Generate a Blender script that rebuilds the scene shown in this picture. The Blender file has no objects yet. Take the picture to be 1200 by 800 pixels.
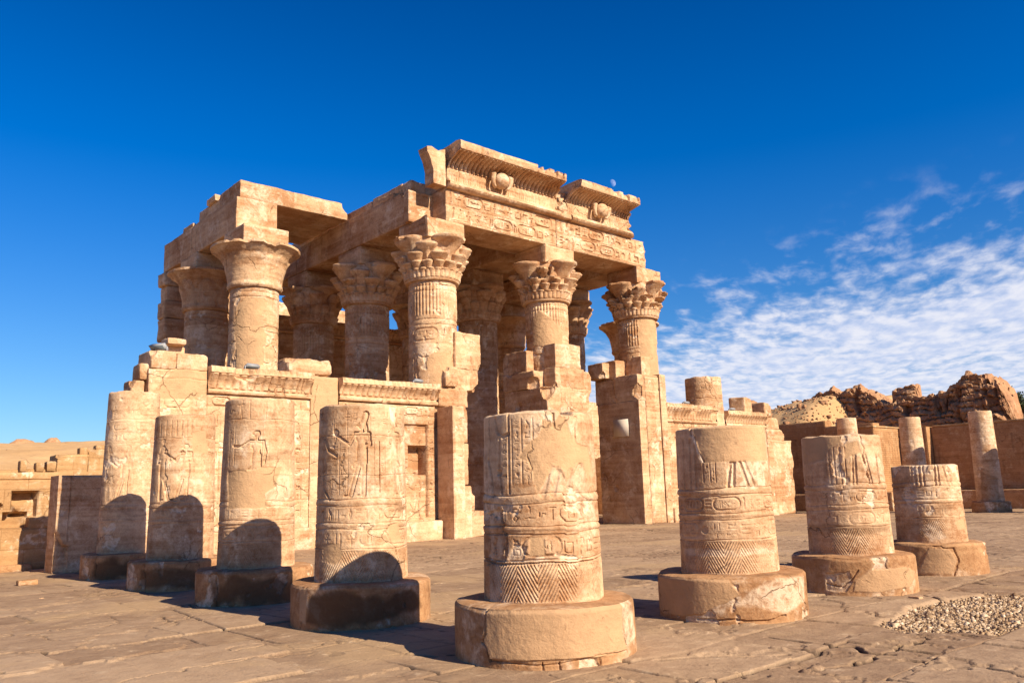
import bpy, math, random
import numpy as np
from mathutils import Vector, Matrix

random.seed(7)
RNG = np.random.default_rng(11)
S = bpy.context.scene
COL = S.collection
R = math.radians

# ------------------------------------------------------------------ camera
CAMP = np.array([-7.3795, -7.8454, 1.9283])
HEAD, PITCH, ROLL, FPX = R(41.614), R(10.376), R(-1.666), 966.6
_f = np.array([math.sin(HEAD) * math.cos(PITCH), math.cos(HEAD) * math.cos(PITCH), math.sin(PITCH)])
_r = np.array([math.cos(HEAD), -math.sin(HEAD), 0.0])
_u = np.cross(_r, _f)
_r2 = math.cos(ROLL) * _r + math.sin(ROLL) * _u
_u2 = -math.sin(ROLL) * _r + math.cos(ROLL) * _u
cd = bpy.data.cameras.new("camera")
cam = bpy.data.objects.new("camera", cd)
COL.objects.link(cam)
m = Matrix.Identity(4)
for i in range(3):
    m[i][0], m[i][1], m[i][2], m[i][3] = _r2[i], _u2[i], -_f[i], CAMP[i]
cam.matrix_world = m
cd.sensor_fit = 'HORIZONTAL'
cd.sensor_width = 36.0
cd.lens = FPX / 1200 * 36.0
cd.clip_start, cd.clip_end = 0.1, 6000
S.camera = cam

# ------------------------------------------------------------------ light
SUN_EL = R(32.4)
TRAV = np.array([-0.122 * math.cos(SUN_EL), 0.9925 * math.cos(SUN_EL), -math.sin(SUN_EL)])
sd = bpy.data.lights.new("sun", 'SUN')
sd.energy, sd.angle, sd.color = 4.6, R(0.5), (1.0, 0.865, 0.665)
sun = bpy.data.objects.new("sun", sd)
COL.objects.link(sun)
sun.rotation_euler = Vector(TRAV).to_track_quat('-Z', 'Y').to_euler()
sun.location = (0, -30, 40)

W = bpy.data.worlds.new("World")
S.world = W
W.use_nodes = True
nt = W.node_tree
nt.nodes.clear()


class NT:
    """little node helper"""
    def __init__(self, tree):
        self.t = tree

    def n(self, typ, ins=None, **props):
        nd = self.t.nodes.new(typ)
        for k, v in props.items():
            setattr(nd, k, v)
        for k, v in (ins or {}).items():
            s = nd.inputs[k]
            if isinstance(v, bpy.types.NodeSocket):
                self.t.links.new(v, s)
            else:
                s.default_value = v
        return nd

    def math(self, op, a, b=0.0, c=0.0, clamp=False):
        nd = self.n('ShaderNodeMath', operation=op, use_clamp=clamp)
        for i, v in enumerate((a, b, c)):
            if isinstance(v, bpy.types.NodeSocket):
                self.t.links.new(v, nd.inputs[i])
            else:
                nd.inputs[i].default_value = v
        return nd.outputs[0]

    def ramp(self, v, a, b, o0=0.0, o1=1.0, smooth=True):
        nd = self.n('ShaderNodeMapRange', {0: v, 1: a, 2: b, 3: o0, 4: o1},
                    interpolation_type='SMOOTHSTEP' if smooth else 'LINEAR')
        return nd.outputs[0]

    def mix(self, f, a, b, mode='MIX'):
        nd = self.n('ShaderNodeMix', data_type='RGBA', blend_type=mode)
        for i, v in ((0, f), (6, a), (7, b)):
            if isinstance(v, bpy.types.NodeSocket):
                self.t.links.new(v, nd.inputs[i])
            else:
                nd.inputs[i].default_value = (*v, 1) if isinstance(v, tuple) and len(v) == 3 else v
        return nd.outputs[2]

    def noise(self, vec, scale, detail=4, rough=0.55, dist=0.0):
        return self.n('ShaderNodeTexNoise', {'Vector': vec, 'Scale': scale, 'Detail': detail, 'Roughness': rough,
                                             'Distortion': dist}).outputs[0]

    def mapping(self, vec, sc=(1, 1, 1), loc=(0, 0, 0), rot=(0, 0, 0)):
        return self.n('ShaderNodeMapping', {'Vector': vec, 'Location': loc, 'Rotation': rot, 'Scale': sc}).outputs[0]


def pixray(x, y):
    return _f + _r2 * (x - 600) / FPX - _u2 * (y - 400) / FPX


w = NT(nt)
sky = w.n('ShaderNodeTexSky', sky_type='NISHITA', sun_disc=False, sun_elevation=SUN_EL,
          sun_rotation=math.atan2(-TRAV[0], -TRAV[1]), altitude=100, air_density=1.0, dust_density=0.35, ozone_density=3.0)
tc = w.n('ShaderNodeTexCoord').outputs['Generated']
sep = w.n('ShaderNodeSeparateXYZ', {0: tc})
tint = w.mix(w.ramp(sep.outputs[2], 0.0, 0.45), (.54, .68, .82), (.34, .64, 1.05))
tint = w.mix(w.ramp(sep.outputs[2], 0.32, 0.72), tint, (.15, .36, .74))
hs = w.n('ShaderNodeHueSaturation', {'Saturation': 1.12, 'Value': 1.0, 'Color': w.mix(1.0, sky.outputs[0], tint, 'MULTIPLY'), 'Hue': 0.5})
dz = w.math('MAXIMUM', sep.outputs[2], 0.012)
px = w.math('DIVIDE', sep.outputs[0], w.math('ADD', dz, 0.02))
py = w.math('DIVIDE', sep.outputs[1], w.math('ADD', dz, 0.02))
pv = w.n('ShaderNodeCombineXYZ', {0: px, 1: py, 2: 0.0}).outputs[0]
# the edge of the altocumulus field is a straight line on the cloud layer


def cl(x, y):
    d = pixray(x, y)
    return np.array([d[0], d[1]]) / (d[2] + 0.02)


q0, q1 = cl(780, 338), cl(1200, 190)
ed = (q1 - q0) / np.linalg.norm(q1 - q0)
nrm = np.array([ed[1], -ed[0]])
if nrm @ (cl(1100, 330) - q0) < 0:
    nrm = -nrm
dist = w.math('ADD', w.math('ADD', w.math('MULTIPLY', px, float(nrm[0])), w.math('MULTIPLY', py, float(nrm[1]))), float(-nrm @ q0))
ang = math.atan2(ed[1], ed[0])
pm = w.mapping(pv, (1, 1, 1), (0, 0, 0), (0, 0, -ang + 0.35))
wob = w.noise(pm, 0.5, 3)
dist = w.math('ADD', dist, w.math('MULTIPLY', w.math('SUBTRACT', wob, 0.5), 0.9))
pm2 = w.mapping(w.mapping(pv, (1, 1, 1), (0, 0, 0), (0, 0, R(-26))), (0.48, 1.0, 1.0))
cells = w.noise(pm2, 8.0, 5, 0.56, 0.2)
band = w.noise(w.mapping(pm2, (1.2, .8, 1)), 1.9, 4, 0.55, 0.2)
dens = w.math('ADD', w.math('MULTIPLY', cells, 0.65), w.math('MULTIPLY', band, 0.55))
cover = w.ramp(dist, -0.05, 2.0, -0.19, 0.22, smooth=False)
cl_f = w.ramp(w.math('ADD', dens, cover), 0.44, 0.82)
hazef = w.math('MULTIPLY', w.ramp(dist, 1.2, 5.0, 0.0, 0.62), w.ramp(sep.outputs[2], 0.0, 0.30, 1.0, 0.0))
cl_f = w.math('MAXIMUM', cl_f, hazef)
cl_f = w.math('MULTIPLY', cl_f, w.ramp(dist, -0.25, 0.35))
cl_f = w.math('MULTIPLY', cl_f, w.ramp(sep.outputs[2], -0.01, 0.03))
cl_f = w.math('MULTIPLY', cl_f, 0.86)
ccol = w.mix(w.ramp(cells, 0.35, 0.7), (4.4, 4.9, 6.4), (6.6, 6.5, 6.9))
skc = w.mix(cl_f, hs.outputs[0], ccol)
bg = w.n('ShaderNodeBackground', {'Color': skc, 'Strength': 0.072})
w.n('ShaderNodeOutputWorld', {'Surface': bg.outputs[0]})

S.view_settings.view_transform = 'Standard'
S.view_settings.look = 'None'
S.view_settings.exposure = 1.0
S.view_settings.gamma = 1.0
S.render.engine = 'CYCLES'
S.cycles.max_bounces = 6
S.cycles.diffuse_bounces = 4

# ------------------------------------------------------------------ numpy noise


def _hash(ix, iy, iz):
    h = (ix * 374761393 + iy * 668265263 + iz * 2147483647 + 1274126177) & 0xFFFFFFFF
    h = ((h ^ (h >> 13)) * 1274126177) & 0xFFFFFFFF
    h = ((h ^ (h >> 16)) * 2246822519) & 0xFFFFFFFF
    return ((h ^ (h >> 15)) & 0xFFFF) / 65535.0


def vnoise(p):
    p = np.asarray(p, dtype=np.float64)
    i = np.floor(p).astype(np.int64)
    f = p - i
    f = f * f * (3 - 2 * f)
    out = 0
    for a in (0, 1):
        wx = f[..., 0] if a else 1 - f[..., 0]
        for b in (0, 1):
            wy = f[..., 1] if b else 1 - f[..., 1]
            for c in (0, 1):
                wz = f[..., 2] if c else 1 - f[..., 2]
                out = out + wx * wy * wz * _hash(i[..., 0] + a, i[..., 1] + b, i[..., 2] + c)
    return out


def fbm(p, scale=1.0, octv=4, gain=0.5, seed=0):
    p = np.asarray(p, dtype=np.float64) * scale + seed * 17.31
    a, s, t = 1.0, 0.0, 0.0
    for _ in range(octv):
        s = s + a * vnoise(p)
        t += a
        a *= gain
        p = p * 2.03 + 5.7
    return s / t - 0.5


def sstep(a, b, x):
    t = np.clip((x - a) / (b - a), 0, 1)
    return t * t * (3 - 2 * t)


# ------------------------------------------------------------------ mesh builder


class MB:
    def __init__(self):
        self.v, self.q, self.w, self.n = [], [], [], 0

    def add(self, verts, quads, wear=None):
        verts = np.asarray(verts, dtype=np.float64).reshape(-1, 3)
        self.v.append(verts)
        self.q.append(np.asarray(quads, dtype=np.int64).reshape(-1, 4) + self.n)
        self.w.append(np.zeros((len(verts), 3)) if wear is None else np.asarray(wear).reshape(-1, 3))
        self.n += len(verts)
        return self

    def grid(self, P, wear=None, wrap=False, flip=False):
        """P (nu,nv,3); u along first axis"""
        nu, nv = P.shape[:2]
        I = np.arange(nu * nv).reshape(nu, nv)
        if wrap:
            I = np.vstack([I, I[:1]])
        a, b, c, d = I[:-1, :-1], I[1:, :-1], I[1:, 1:], I[:-1, 1:]
        q = np.stack([a, b, c, d], -1).reshape(-1, 4)
        if flip:
            q = q[:, ::-1]
        return self.add(P, q, wear)

    def build(self, name, mat, parent=None, smooth=True, ang=38):
        V = np.concatenate(self.v)
        Q = np.concatenate(self.q)
        Wr = np.concatenate(self.w)
        me = bpy.data.meshes.new(name)
        me.vertices.add(len(V))
        me.vertices.foreach_set('co', V.ravel())
        me.loops.add(len(Q) * 4)
        me.loops.foreach_set('vertex_index', Q.ravel().astype(np.int32))
        me.polygons.add(len(Q))
        me.polygons.foreach_set('loop_start', np.arange(0, len(Q) * 4, 4, dtype=np.int32))
        me.polygons.foreach_set('loop_total', np.full(len(Q), 4, dtype=np.int32))
        me.update(calc_edges=True)
        me.validate()
        if Wr.any() and len(me.vertices) == len(V):
            at = me.attributes.new('wear', 'FLOAT_COLOR', 'POINT')
            at.data.foreach_set('color', np.concatenate([Wr, np.ones((len(Wr), 1))], 1).ravel().astype(np.float32))
        if smooth:
            me.polygons.foreach_set('use_smooth', np.ones(len(me.polygons), dtype=bool))
            me.set_sharp_from_angle(angle=R(ang))
        me.materials.append(mat)
        o = bpy.data.objects.new(name, me)
        COL.objects.link(o)
        if parent is not None:
            o.parent = parent
            o.matrix_parent_inverse = parent.matrix_world.inverted()
        return o


def tag(o, label=None, cat=None, group=None, kind=None):
    for k, v in (('label', label), ('category', cat), ('group', group), ('kind', kind)):
        if v:
            o[k] = v
    return o


def empty(name, loc, label=None, cat=None, group=None):
    o = bpy.data.objects.new(name, None)
    COL.objects.link(o)
    o.location = loc
    o.matrix_world = Matrix.Translation(loc)
    return tag(o, label, cat, group, 'thing')


# ------------------------------------------------------------------ shapes


def block(mb, lo, hi, res=0.25, rnd=0.05, rough=0.03, seed=0, bites=(), nscale=1.2, rot=0.0, wear=None, fine=0.4):
    """weathered stone block"""
    lo, hi = np.array(lo, float), np.array(hi, float)
    c, h = (lo + hi) / 2, (hi - lo) / 2
    rnd = min(rnd, 0.45 * h.min())
    rs = np.random.default_rng(seed + 1000)
    for ax in range(3):
        for sg in (-1, 1):
            a, b = [(1, 2), (2, 0), (0, 1)][ax]
            na = int(np.clip(round(2 * h[a] / res), 3, 90)) + 1
            nb = int(np.clip(round(2 * h[b] / res), 3, 90)) + 1

            def lin(n, hh):
                t = np.linspace(-1, 1, n - 2) * (hh - rnd * 0.8)
                return np.concatenate([[-hh], t, [hh]])
            A, B = np.meshgrid(lin(na, h[a]), lin(nb, h[b]), indexing='ij')
            P = np.zeros(A.shape + (3,))
            P[..., a], P[..., b], P[..., ax] = A, B, sg * h[ax]
            inn = np.clip(P, -(h - rnd), h - rnd)
            d = P - inn
            N = d / np.maximum(np.linalg.norm(d, axis=-1, keepdims=True), 1e-9)
            wp = inn + c
            loc = rnd * (0.55 + 0.9 * (fbm(wp, 1.7, 2, seed=seed) + 0.5))[..., None]
            P = np.clip(P, -(h - loc), h - loc) + N * loc
            n = fbm(P + c, nscale, 4, 0.55, seed) * 2 * rough + fbm(P + c, nscale * 6, 3, 0.5, seed + 3) * rough * fine * 2
            P = P + N * n[..., None]
            P = P + c
            for (bc, br) in bites:
                bc = np.array(bc, float)
                dd = P - bc
                L = np.linalg.norm(dd, axis=-1, keepdims=True)
                br2 = br * (1 + 1.0 * fbm(P, 2.6, 4, 0.6, seed + 9))[..., None]
                P = np.where(L < br2, bc + dd / np.maximum(L, 1e-6) * br2, P)
            if bites:
                P = np.minimum(np.maximum(P, lo - rough), hi + rough)
            if rot:
                x, y = P[..., 0] - c[0], P[..., 1] - c[1]
                P = P.copy()
                P[..., 0] = c[0] + x * math.cos(rot) - y * math.sin(rot)
                P[..., 1] = c[1] + x * math.sin(rot) + y * math.cos(rot)
            ww = None
            if wear is not None:
                ww = np.zeros(P.shape) + np.array(wear)
            mb.grid(P, ww, flip=(sg < 0))
    return mb


def box(mb, lo, hi):
    x0, y0, z0 = lo
    x1, y1, z1 = hi
    v = [(x, y, z) for z in (z0, z1) for y in (y0, y1) for x in (x0, x1)]
    mb.add(v, [(0, 2, 3, 1), (4, 5, 7, 6), (0, 1, 5, 4), (2, 6, 7, 3), (0, 4, 6, 2), (1, 3, 7, 5)])
    return mb


class Canvas:
    """height field for carved reliefs; x = metres along the surface, z = metres up"""
    def __init__(self, x0, x1, z0, z1, res, seed=0):
        self.x = np.linspace(x0, x1, max(4, int((x1 - x0) / res)))
        self.z = np.linspace(z0, z1, max(4, int((z1 - z0) / res)))
        self.X, self.Z = np.meshgrid(self.x, self.z, indexing='ij')
        self.h = np.zeros(self.X.shape)
        self.m = np.zeros(self.X.shape + (3,))
        self.res = res
        self.seed = seed
        self.rs = random.Random(seed)

    def win(self, x0, x1, z0, z1):
        a, b = np.searchsorted(self.x, [x0, x1])
        c, d = np.searchsorted(self.z, [z0, z1])
        return (slice(a, b), slice(c, d))

    def P(self, off=0):
        return np.stack([self.X, self.Z, np.full_like(self.X, self.seed * 3.1 + off)], -1)

    def n(self, scale, octv=3, off=0):
        return fbm(self.P(off), scale, octv)

    @staticmethod
    def seg(X, Z, a, b):
        a, b = np.array(a, float), np.array(b, float)
        d = b - a
        t = np.clip(((X - a[0]) * d[0] + (Z - a[1]) * d[1]) / max(d @ d, 1e-9), 0, 1)
        return np.hypot(X - a[0] - t * d[0], Z - a[1] - t * d[1])

    def groove(self, pts, w, d):
        xs, zs = [p[0] for p in pts], [p[1] for p in pts]
        s = self.win(min(xs) - 2 * w, max(xs) + 2 * w, min(zs) - 2 * w, max(zs) + 2 * w)
        X, Z = self.X[s], self.Z[s]
        if X.size == 0:
            return
        D = np.full(X.shape, 9.0)
        for a, b in zip(pts[:-1], pts[1:]):
            D = np.minimum(D, self.seg(X, Z, a, b))
        self.h[s] = np.minimum(self.h[s], self.h[s] - d * (1 - sstep(w * 0.4, w, D)))

    def hline(self, z, w, d, x0=-99, x1=99):
        wob = 0.012 * np.sin(self.X * 2.1 + self.seed) + 0.01 * np.sin(self.X * 5.3 + z * 7)
        k = (1 - sstep(w * 0.4, w, np.abs(self.Z - z - wob))) * ((self.X > x0) & (self.X < x1))
        self.h -= d * k

    def torus(self, z, w, d):
        self.h += d * np.sqrt(np.clip(1 - ((self.Z - z) / w) ** 2, 0, 1))

    def caps(self, parts, x, z, sx, sz, depth, mode='sunk', soft=None):
        """union of capsules (unit coords: x0,z0,x1,z1,w)"""
        allx = [q for p in parts for q in (p[0], p[2])]
        allz = [q for p in parts for q in (p[1], p[3])]
        ws = max(p[4] for p in parts) * max(abs(sx), sz)
        xa, xb = sorted((x + sx * min(allx), x + sx * max(allx)))
        s = self.win(xa - ws - .05, xb + ws + .05, z + sz * min(allz) - ws - .05, z + sz * max(allz) + ws + .05)
        X, Z = self.X[s], self.Z[s]
        if X.size == 0:
            return
        D = np.full(X.shape, 9.0)
        for p in parts:
            D = np.minimum(D, self.seg(X, Z, (x + sx * p[0], z + sz * p[1]), (x + sx * p[2], z + sz * p[3])) - p[4] * sz)
        soft = soft or self.res * 0.9
        ins = 1 - sstep(-soft, soft * 0.3, D)
        if mode == 'sunk':
            self.h[s] -= depth * ins * (0.25 + 0.75 * np.exp(np.minimum(D, 0) / (0.022 * max(1, sz))))
        elif mode == 'raise':
            self.h[s] += depth * ins
        else:
            self.h[s] -= depth * ins

    def glyph(self, x, z, w, hh, depth):
        k = self.rs.randrange(16)
        G = {
            0: [(.1, .15, .9, .15, .07), (.2, .15, .3, .6, .12), (.3, .6, .7, .55, .16), (.7, .6, .8, .85, .1)],
            1: [(.5, .05, .5, .7, .08), (.5, .7, .62, .95, .13)],
            2: [(.05, .4, .2, .6, .05), (.2, .6, .35, .4, .05), (.35, .4, .5, .6, .05), (.5, .6, .65, .4, .05), (.65, .4, .8, .6, .05), (.8, .6, .95, .4, .05)],
            3: [(.5, .5, .5, .5, .3)],
            4: [(.1, .3, .9, .3, .09), (.25, .38, .75, .38, .14)],
            5: [(.1, .3, .35, .3, .07), (.35, .3, .55, .5, .07), (.55, .5, .9, .45, .07), (.1, .3, .12, .55, .08)],
            6: [(.5, .05, .5, .55, .07), (.2, .5, .8, .5, .06), (.5, .6, .38, .8, .06), (.5, .6, .62, .8, .06), (.38, .8, .5, .95, .06), (.62, .8, .5, .95, .06)],
            7: [(.1, .5, .9, .5, .07), (.5, .5, .5, .55, .15)],
            8: [(.3, .05, .3, .9, .08), (.7, .05, .7, .9, .08)],
            9: [(.15, .2, .85, .2, .06), (.15, .5, .85, .5, .06), (.15, .8, .85, .8, .06)],
            10: [(.2, .1, .25, .5, .08), (.55, .1, .45, .5, .08), (.25, .5, .5, .75, .12), (.5, .8, .55, .88, .1)],
            11: [(.1, .15, .9, .15, .06), (.9, .15, .9, .75, .06), (.1, .15, .1, .75, .06), (.1, .75, .6, .75, .06)],
            12: [(.2, .85, .8, .85, .07), (.5, .1, .5, .85, .07)],
            13: [(.25, .1, .25, .8, .09), (.25, .8, .7, .65, .09), (.7, .65, .72, .1, .05)],
            14: [(.5, .1, .3, .5, .1), (.3, .5, .5, .9, .1), (.5, .9, .7, .5, .1), (.7, .5, .5, .1, .1)],
            15: [(.1, .6, .5, .8, .07), (.5, .8, .9, .6, .07), (.1, .6, .5, .42, .07), (.5, .42, .9, .6, .07)],
        }[k]
        sx = w if self.rs.random() < .5 else -w
        self.caps([(a, b, c, d, e * min(1, w / hh + .25)) for a, b, c, d, e in G], x if sx > 0 else x + w, z, sx, hh, depth, 'flat')

    def row(self, x0, x1, z0, z1, depth, fill=.92):
        hh = z1 - z0
        x = x0
        while x < x1 - hh * .3:
            if self.rs.random() < .14 and x + hh * 2.1 < x1:
                L = hh * 2.0
                zc, rr = (z0 + z1) / 2, hh * .44
                self.cart(x + rr, x + L - rr, zc, rr, depth)
                for j in range(4):
                    self.glyph(x + rr * .9 + j * (L - 2 * rr) / 3.7, zc - hh * .25, hh * .32, hh * .5, depth)
                x += L + hh * .12
                continue
            wd = hh * self.rs.choice([.45, .6, .8])
            if self.rs.random() < .3:
                self.glyph(x, z0 + hh * .52, wd, hh * .42, depth)
                self.glyph(x, z0 + hh * .04, wd, hh * .42, depth)
            else:
                self.glyph(x, z0 + hh * .05, wd, hh * fill * .95, depth)
            x += wd + hh * .12

    def column_text(self, x0, x1, z0, z1, depth):
        z = z1
        wd = x1 - x0
        while z > z0 + wd * .5:
            hh = wd * self.rs.choice([.5, .75, 1.0])
            self.glyph(x0 + wd * .1, z - hh, wd * .8, hh * .9, depth)
            z -= hh

    def cart(self, xa, xb, zc, rr, depth):
        s = self.win(xa - rr * 1.3, xb + rr * 1.3, zc - rr * 1.3, zc + rr * 1.3)
        X, Z = self.X[s], self.Z[s]
        if X.size == 0:
            return
        D = np.abs(self.seg(X, Z, (xa, zc), (xb, zc)) - rr)
        self.h[s] -= depth * (1 - sstep(rr * .1, rr * .2, D))

    def figure(self, x, z, H, depth=.02, face=-1, crown=1, staff=False, arms=1):
        p = [(.02, .02, .03, .45, .035), (-.14, .02, -.02, .45, .035), (.04, .012, -.05, .012, .014), (-.13, .012, -.22, .012, .014),
             (0, .42, 0, .56, .075), (-.10, .36, -.02, .45, .03), (0, .56, -.01, .7, .06), (-.09, .755, .09, .755, .03), (-.05, .7, .05, .7, .045),
             (0, .76, 0, .82, .025), (-.01, .855, .005, .865, .048), (-.055, .85, -.06, .85, .012)]
        if crown == 1:
            p += [(.02, .9, .05, .99, .045), (.045, .86, .06, .8, .025)]
        elif crown == 2:
            p += [(.03, .86, .05, .76, .04), (0, .92, 0, .97, .012), (0, .985, 0, .985, .04)]
        if arms == 1:
            p += [(-.09, .755, -.16, .63, .024), (-.16, .63, -.33, .74, .02), (.09, .755, .11, .62, .024), (.11, .62, -.05, .6, .02), (-.36, .78, -.36, .78, .05)]
        else:
            p += [(-.09, .755, -.22, .68, .024), (-.22, .68, -.36, .70, .02), (.09, .755, .13, .6, .024), (.13, .6, .11, .46, .02)]
        if staff:
            p += [(-.37, .02, -.37, .98, .012)]
        self.caps(p, x, z, H * -face, H, depth, 'sunk')

    def chevron(self, z0, z1, per, depth, x0=-9, x1=9, n=7, ph=0.0):
        s = self.win(x0, x1, z0, z1)
        X, Z = self.X[s], self.Z[s]
        if X.size == 0:
            return
        t = np.abs(((X / per + ph) % 1) - .5) * 2
        val = (Z - z0) / (z1 - z0) * 1.0 + t
        g = np.abs((val * n) % 1 - .5) * 2
        up = t + (Z - z0) / (z1 - z0) * .9
        k = (1 - sstep(.25, .6, g))
        self.h[s] -= depth * k

    def patch(self, poly, drop, ch=0, rough=0.10, soft=.012, val=1.0, flat=True, scale=3.0):
        """a plaster fill / spall: polygon with ragged edge; channel ch"""
        xs, zs = [p[0] for p in poly], [p[1] for p in poly]
        s = self.win(min(xs) - .3, max(xs) + .3, min(zs) - .3, max(zs) + .3)
        X, Z = self.X[s], self.Z[s]
        if X.size == 0:
            return
        N1 = self.n(scale, 4, 5)[s] * rough * 2
        N2 = self.n(scale, 4, 8)[s] * rough * 2
        Xw, Zw = X + N1, Z + N2
        inside = np.zeros(X.shape, bool)
        D = np.full(X.shape, 9.0)
        n = len(poly)
        for i in range(n):
            a, b = poly[i], poly[(i + 1) % n]
            D = np.minimum(D, self.seg(Xw, Zw, a, b))
            c = ((a[1] > Zw) != (b[1] > Zw)) & (Xw < (b[0] - a[0]) * (Zw - a[1]) / (b[1] - a[1] + 1e-12) + a[0])
            inside ^= c
        sdv = np.where(inside, D, -D)
        k = sstep(-soft, soft, sdv)
        if flat:
            self.h[s] = self.h[s] * (1 - k) - drop * k
        else:
            self.h[s] -= drop * k * (.6 + .8 * (self.n(5, 3, 12)[s] + .5))
        if ch is not None:
            self.m[s][..., ch] = np.maximum(self.m[s][..., ch], k * val)
            if ch == 0:
                self.m[s][..., 2] *= (1 - k)

    def crack(self, pts, w=.012, d=.03, jag=.03):
        out = [pts[0]]
        for a, b in zip(pts[:-1], pts[1:]):
            L = math.hypot(b[0] - a[0], b[1] - a[1])
            k = max(1, int(L / .07))
            for i in range(1, k + 1):
                t = i / k
                out.append((a[0] + (b[0] - a[0]) * t + self.rs.uniform(-jag, jag), a[1] + (b[1] - a[1]) * t + self.rs.uniform(-jag, jag) * .6))
        self.groove(out, w, d)

    def weather(self, amt=.006, erode=.75, chips=.02, chip_t=.17):
        e = sstep(-.12, .10, self.n(1.6, 4, 20))
        self.h *= (1 - erode) + erode * e
        c = sstep(chip_t, chip_t + .025, self.n(2.3, 5, 30))
        self.h -= chips * c * (1 - self.m[..., 0])
        self.m[..., 2] = np.maximum(self.m[..., 2], c * .75 * (1 - self.m[..., 0]))
        self.h += amt * 2 * self.n(1.1, 4, 40) + amt * 1.3 * self.n(9, 3, 50)


def shaft_mesh(cx, cy, z0, z1, r0, r1, cv, ang0, ragged=.03, seed=0, cap=True, notch=()):
    """cylinder carrying a canvas (cv.x spans the circumference, x=0 at angle ang0)"""
    circ = cv.x[-1] - cv.x[0]
    nx = len(cv.x) - 1
    X, Z = cv.X[:-1], cv.Z[:-1]
    # seam blend
    h = cv.h[:-1].copy()
    wr = cv.m[:-1].copy()
    th = ang0 + X / circ * 2 * math.pi
    t = (Z - cv.z[0]) / (cv.z[-1] - cv.z[0])
    top = z1 + ragged * 2.2 * fbm(np.stack([np.cos(th) * 1.6 + cx, np.sin(th) * 1.6 + cy, 0 * th + seed], -1), 1.6, 4)[:, -1:]
    for (xc, wd, dp) in notch:
        top = top - dp * (1 - sstep(wd * .6, wd, np.abs(X[:, -1:] - xc)))
    zz = z0 + (top - z0) * t
    rr = r0 + (r1 - r0) * t + h
    edge = sstep(.993, 1.0, t)
    rr = rr - .025 * edge
    P = np.stack([cx + rr * np.cos(th), cy + rr * np.sin(th), zz], -1)
    mb = MB()
    mb.grid(P, wr, wrap=True)
    if cap:
        rings = []
        for k, f in enumerate((1.0, .93, .75, .5, .25, .02)):
            r_ = rr[:, -1] * f
            z_ = zz[:, -1] * 1.0
            zc = zz[:, -1].mean()
            z_ = zc + (z_ - zc) * f + (.012 if k else 0)
            z_ = z_ + (0.03 * fbm(np.stack([r_ * np.cos(th[:, -1]), r_ * np.sin(th[:, -1]), 0 * r_ + seed], -1), 2.5, 3) if k else 0)
            rings.append(np.stack([cx + r_ * np.cos(th[:, -1]), cy + r_ * np.sin(th[:, -1]), z_], -1))
        mb.grid(np.stack(rings, 1), None, wrap=True)
    return mb


def lathe(mb, cx, cy, prof, n=64, hfun=None, ph=0.0, wear=None):
    """prof: list of (r,z); hfun(theta,z,r)->dr"""
    pr = np.array(prof, float)
    th = np.linspace(0, 2 * math.pi, n, endpoint=False)[:, None] + ph
    r = np.broadcast_to(pr[:, 0][None], (n, len(pr))).copy()
    z = np.broadcast_to(pr[:, 1][None], (n, len(pr))).copy()
    if hfun:
        res = hfun(th + 0 * r, z, r)
        if isinstance(res, tuple):
            r, z = r + res[0], z + res[1]
        else:
            r = r + res
    mb.grid(np.stack([cx + r * np.cos(th), cy + r * np.sin(th), z], -1), wear, wrap=True)
    return mb


def dense(prof, step):
    out = [prof[0]]
    for a, b in zip(prof[:-1], prof[1:]):
        k = max(1, int(math.hypot(b[0] - a[0], b[1] - a[1]) / step))
        for i in range(1, k + 1):
            out.append((a[0] + (b[0] - a[0]) * i / k, a[1] + (b[1] - a[1]) * i / k))
    return out


# ------------------------------------------------------------------ materials


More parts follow.
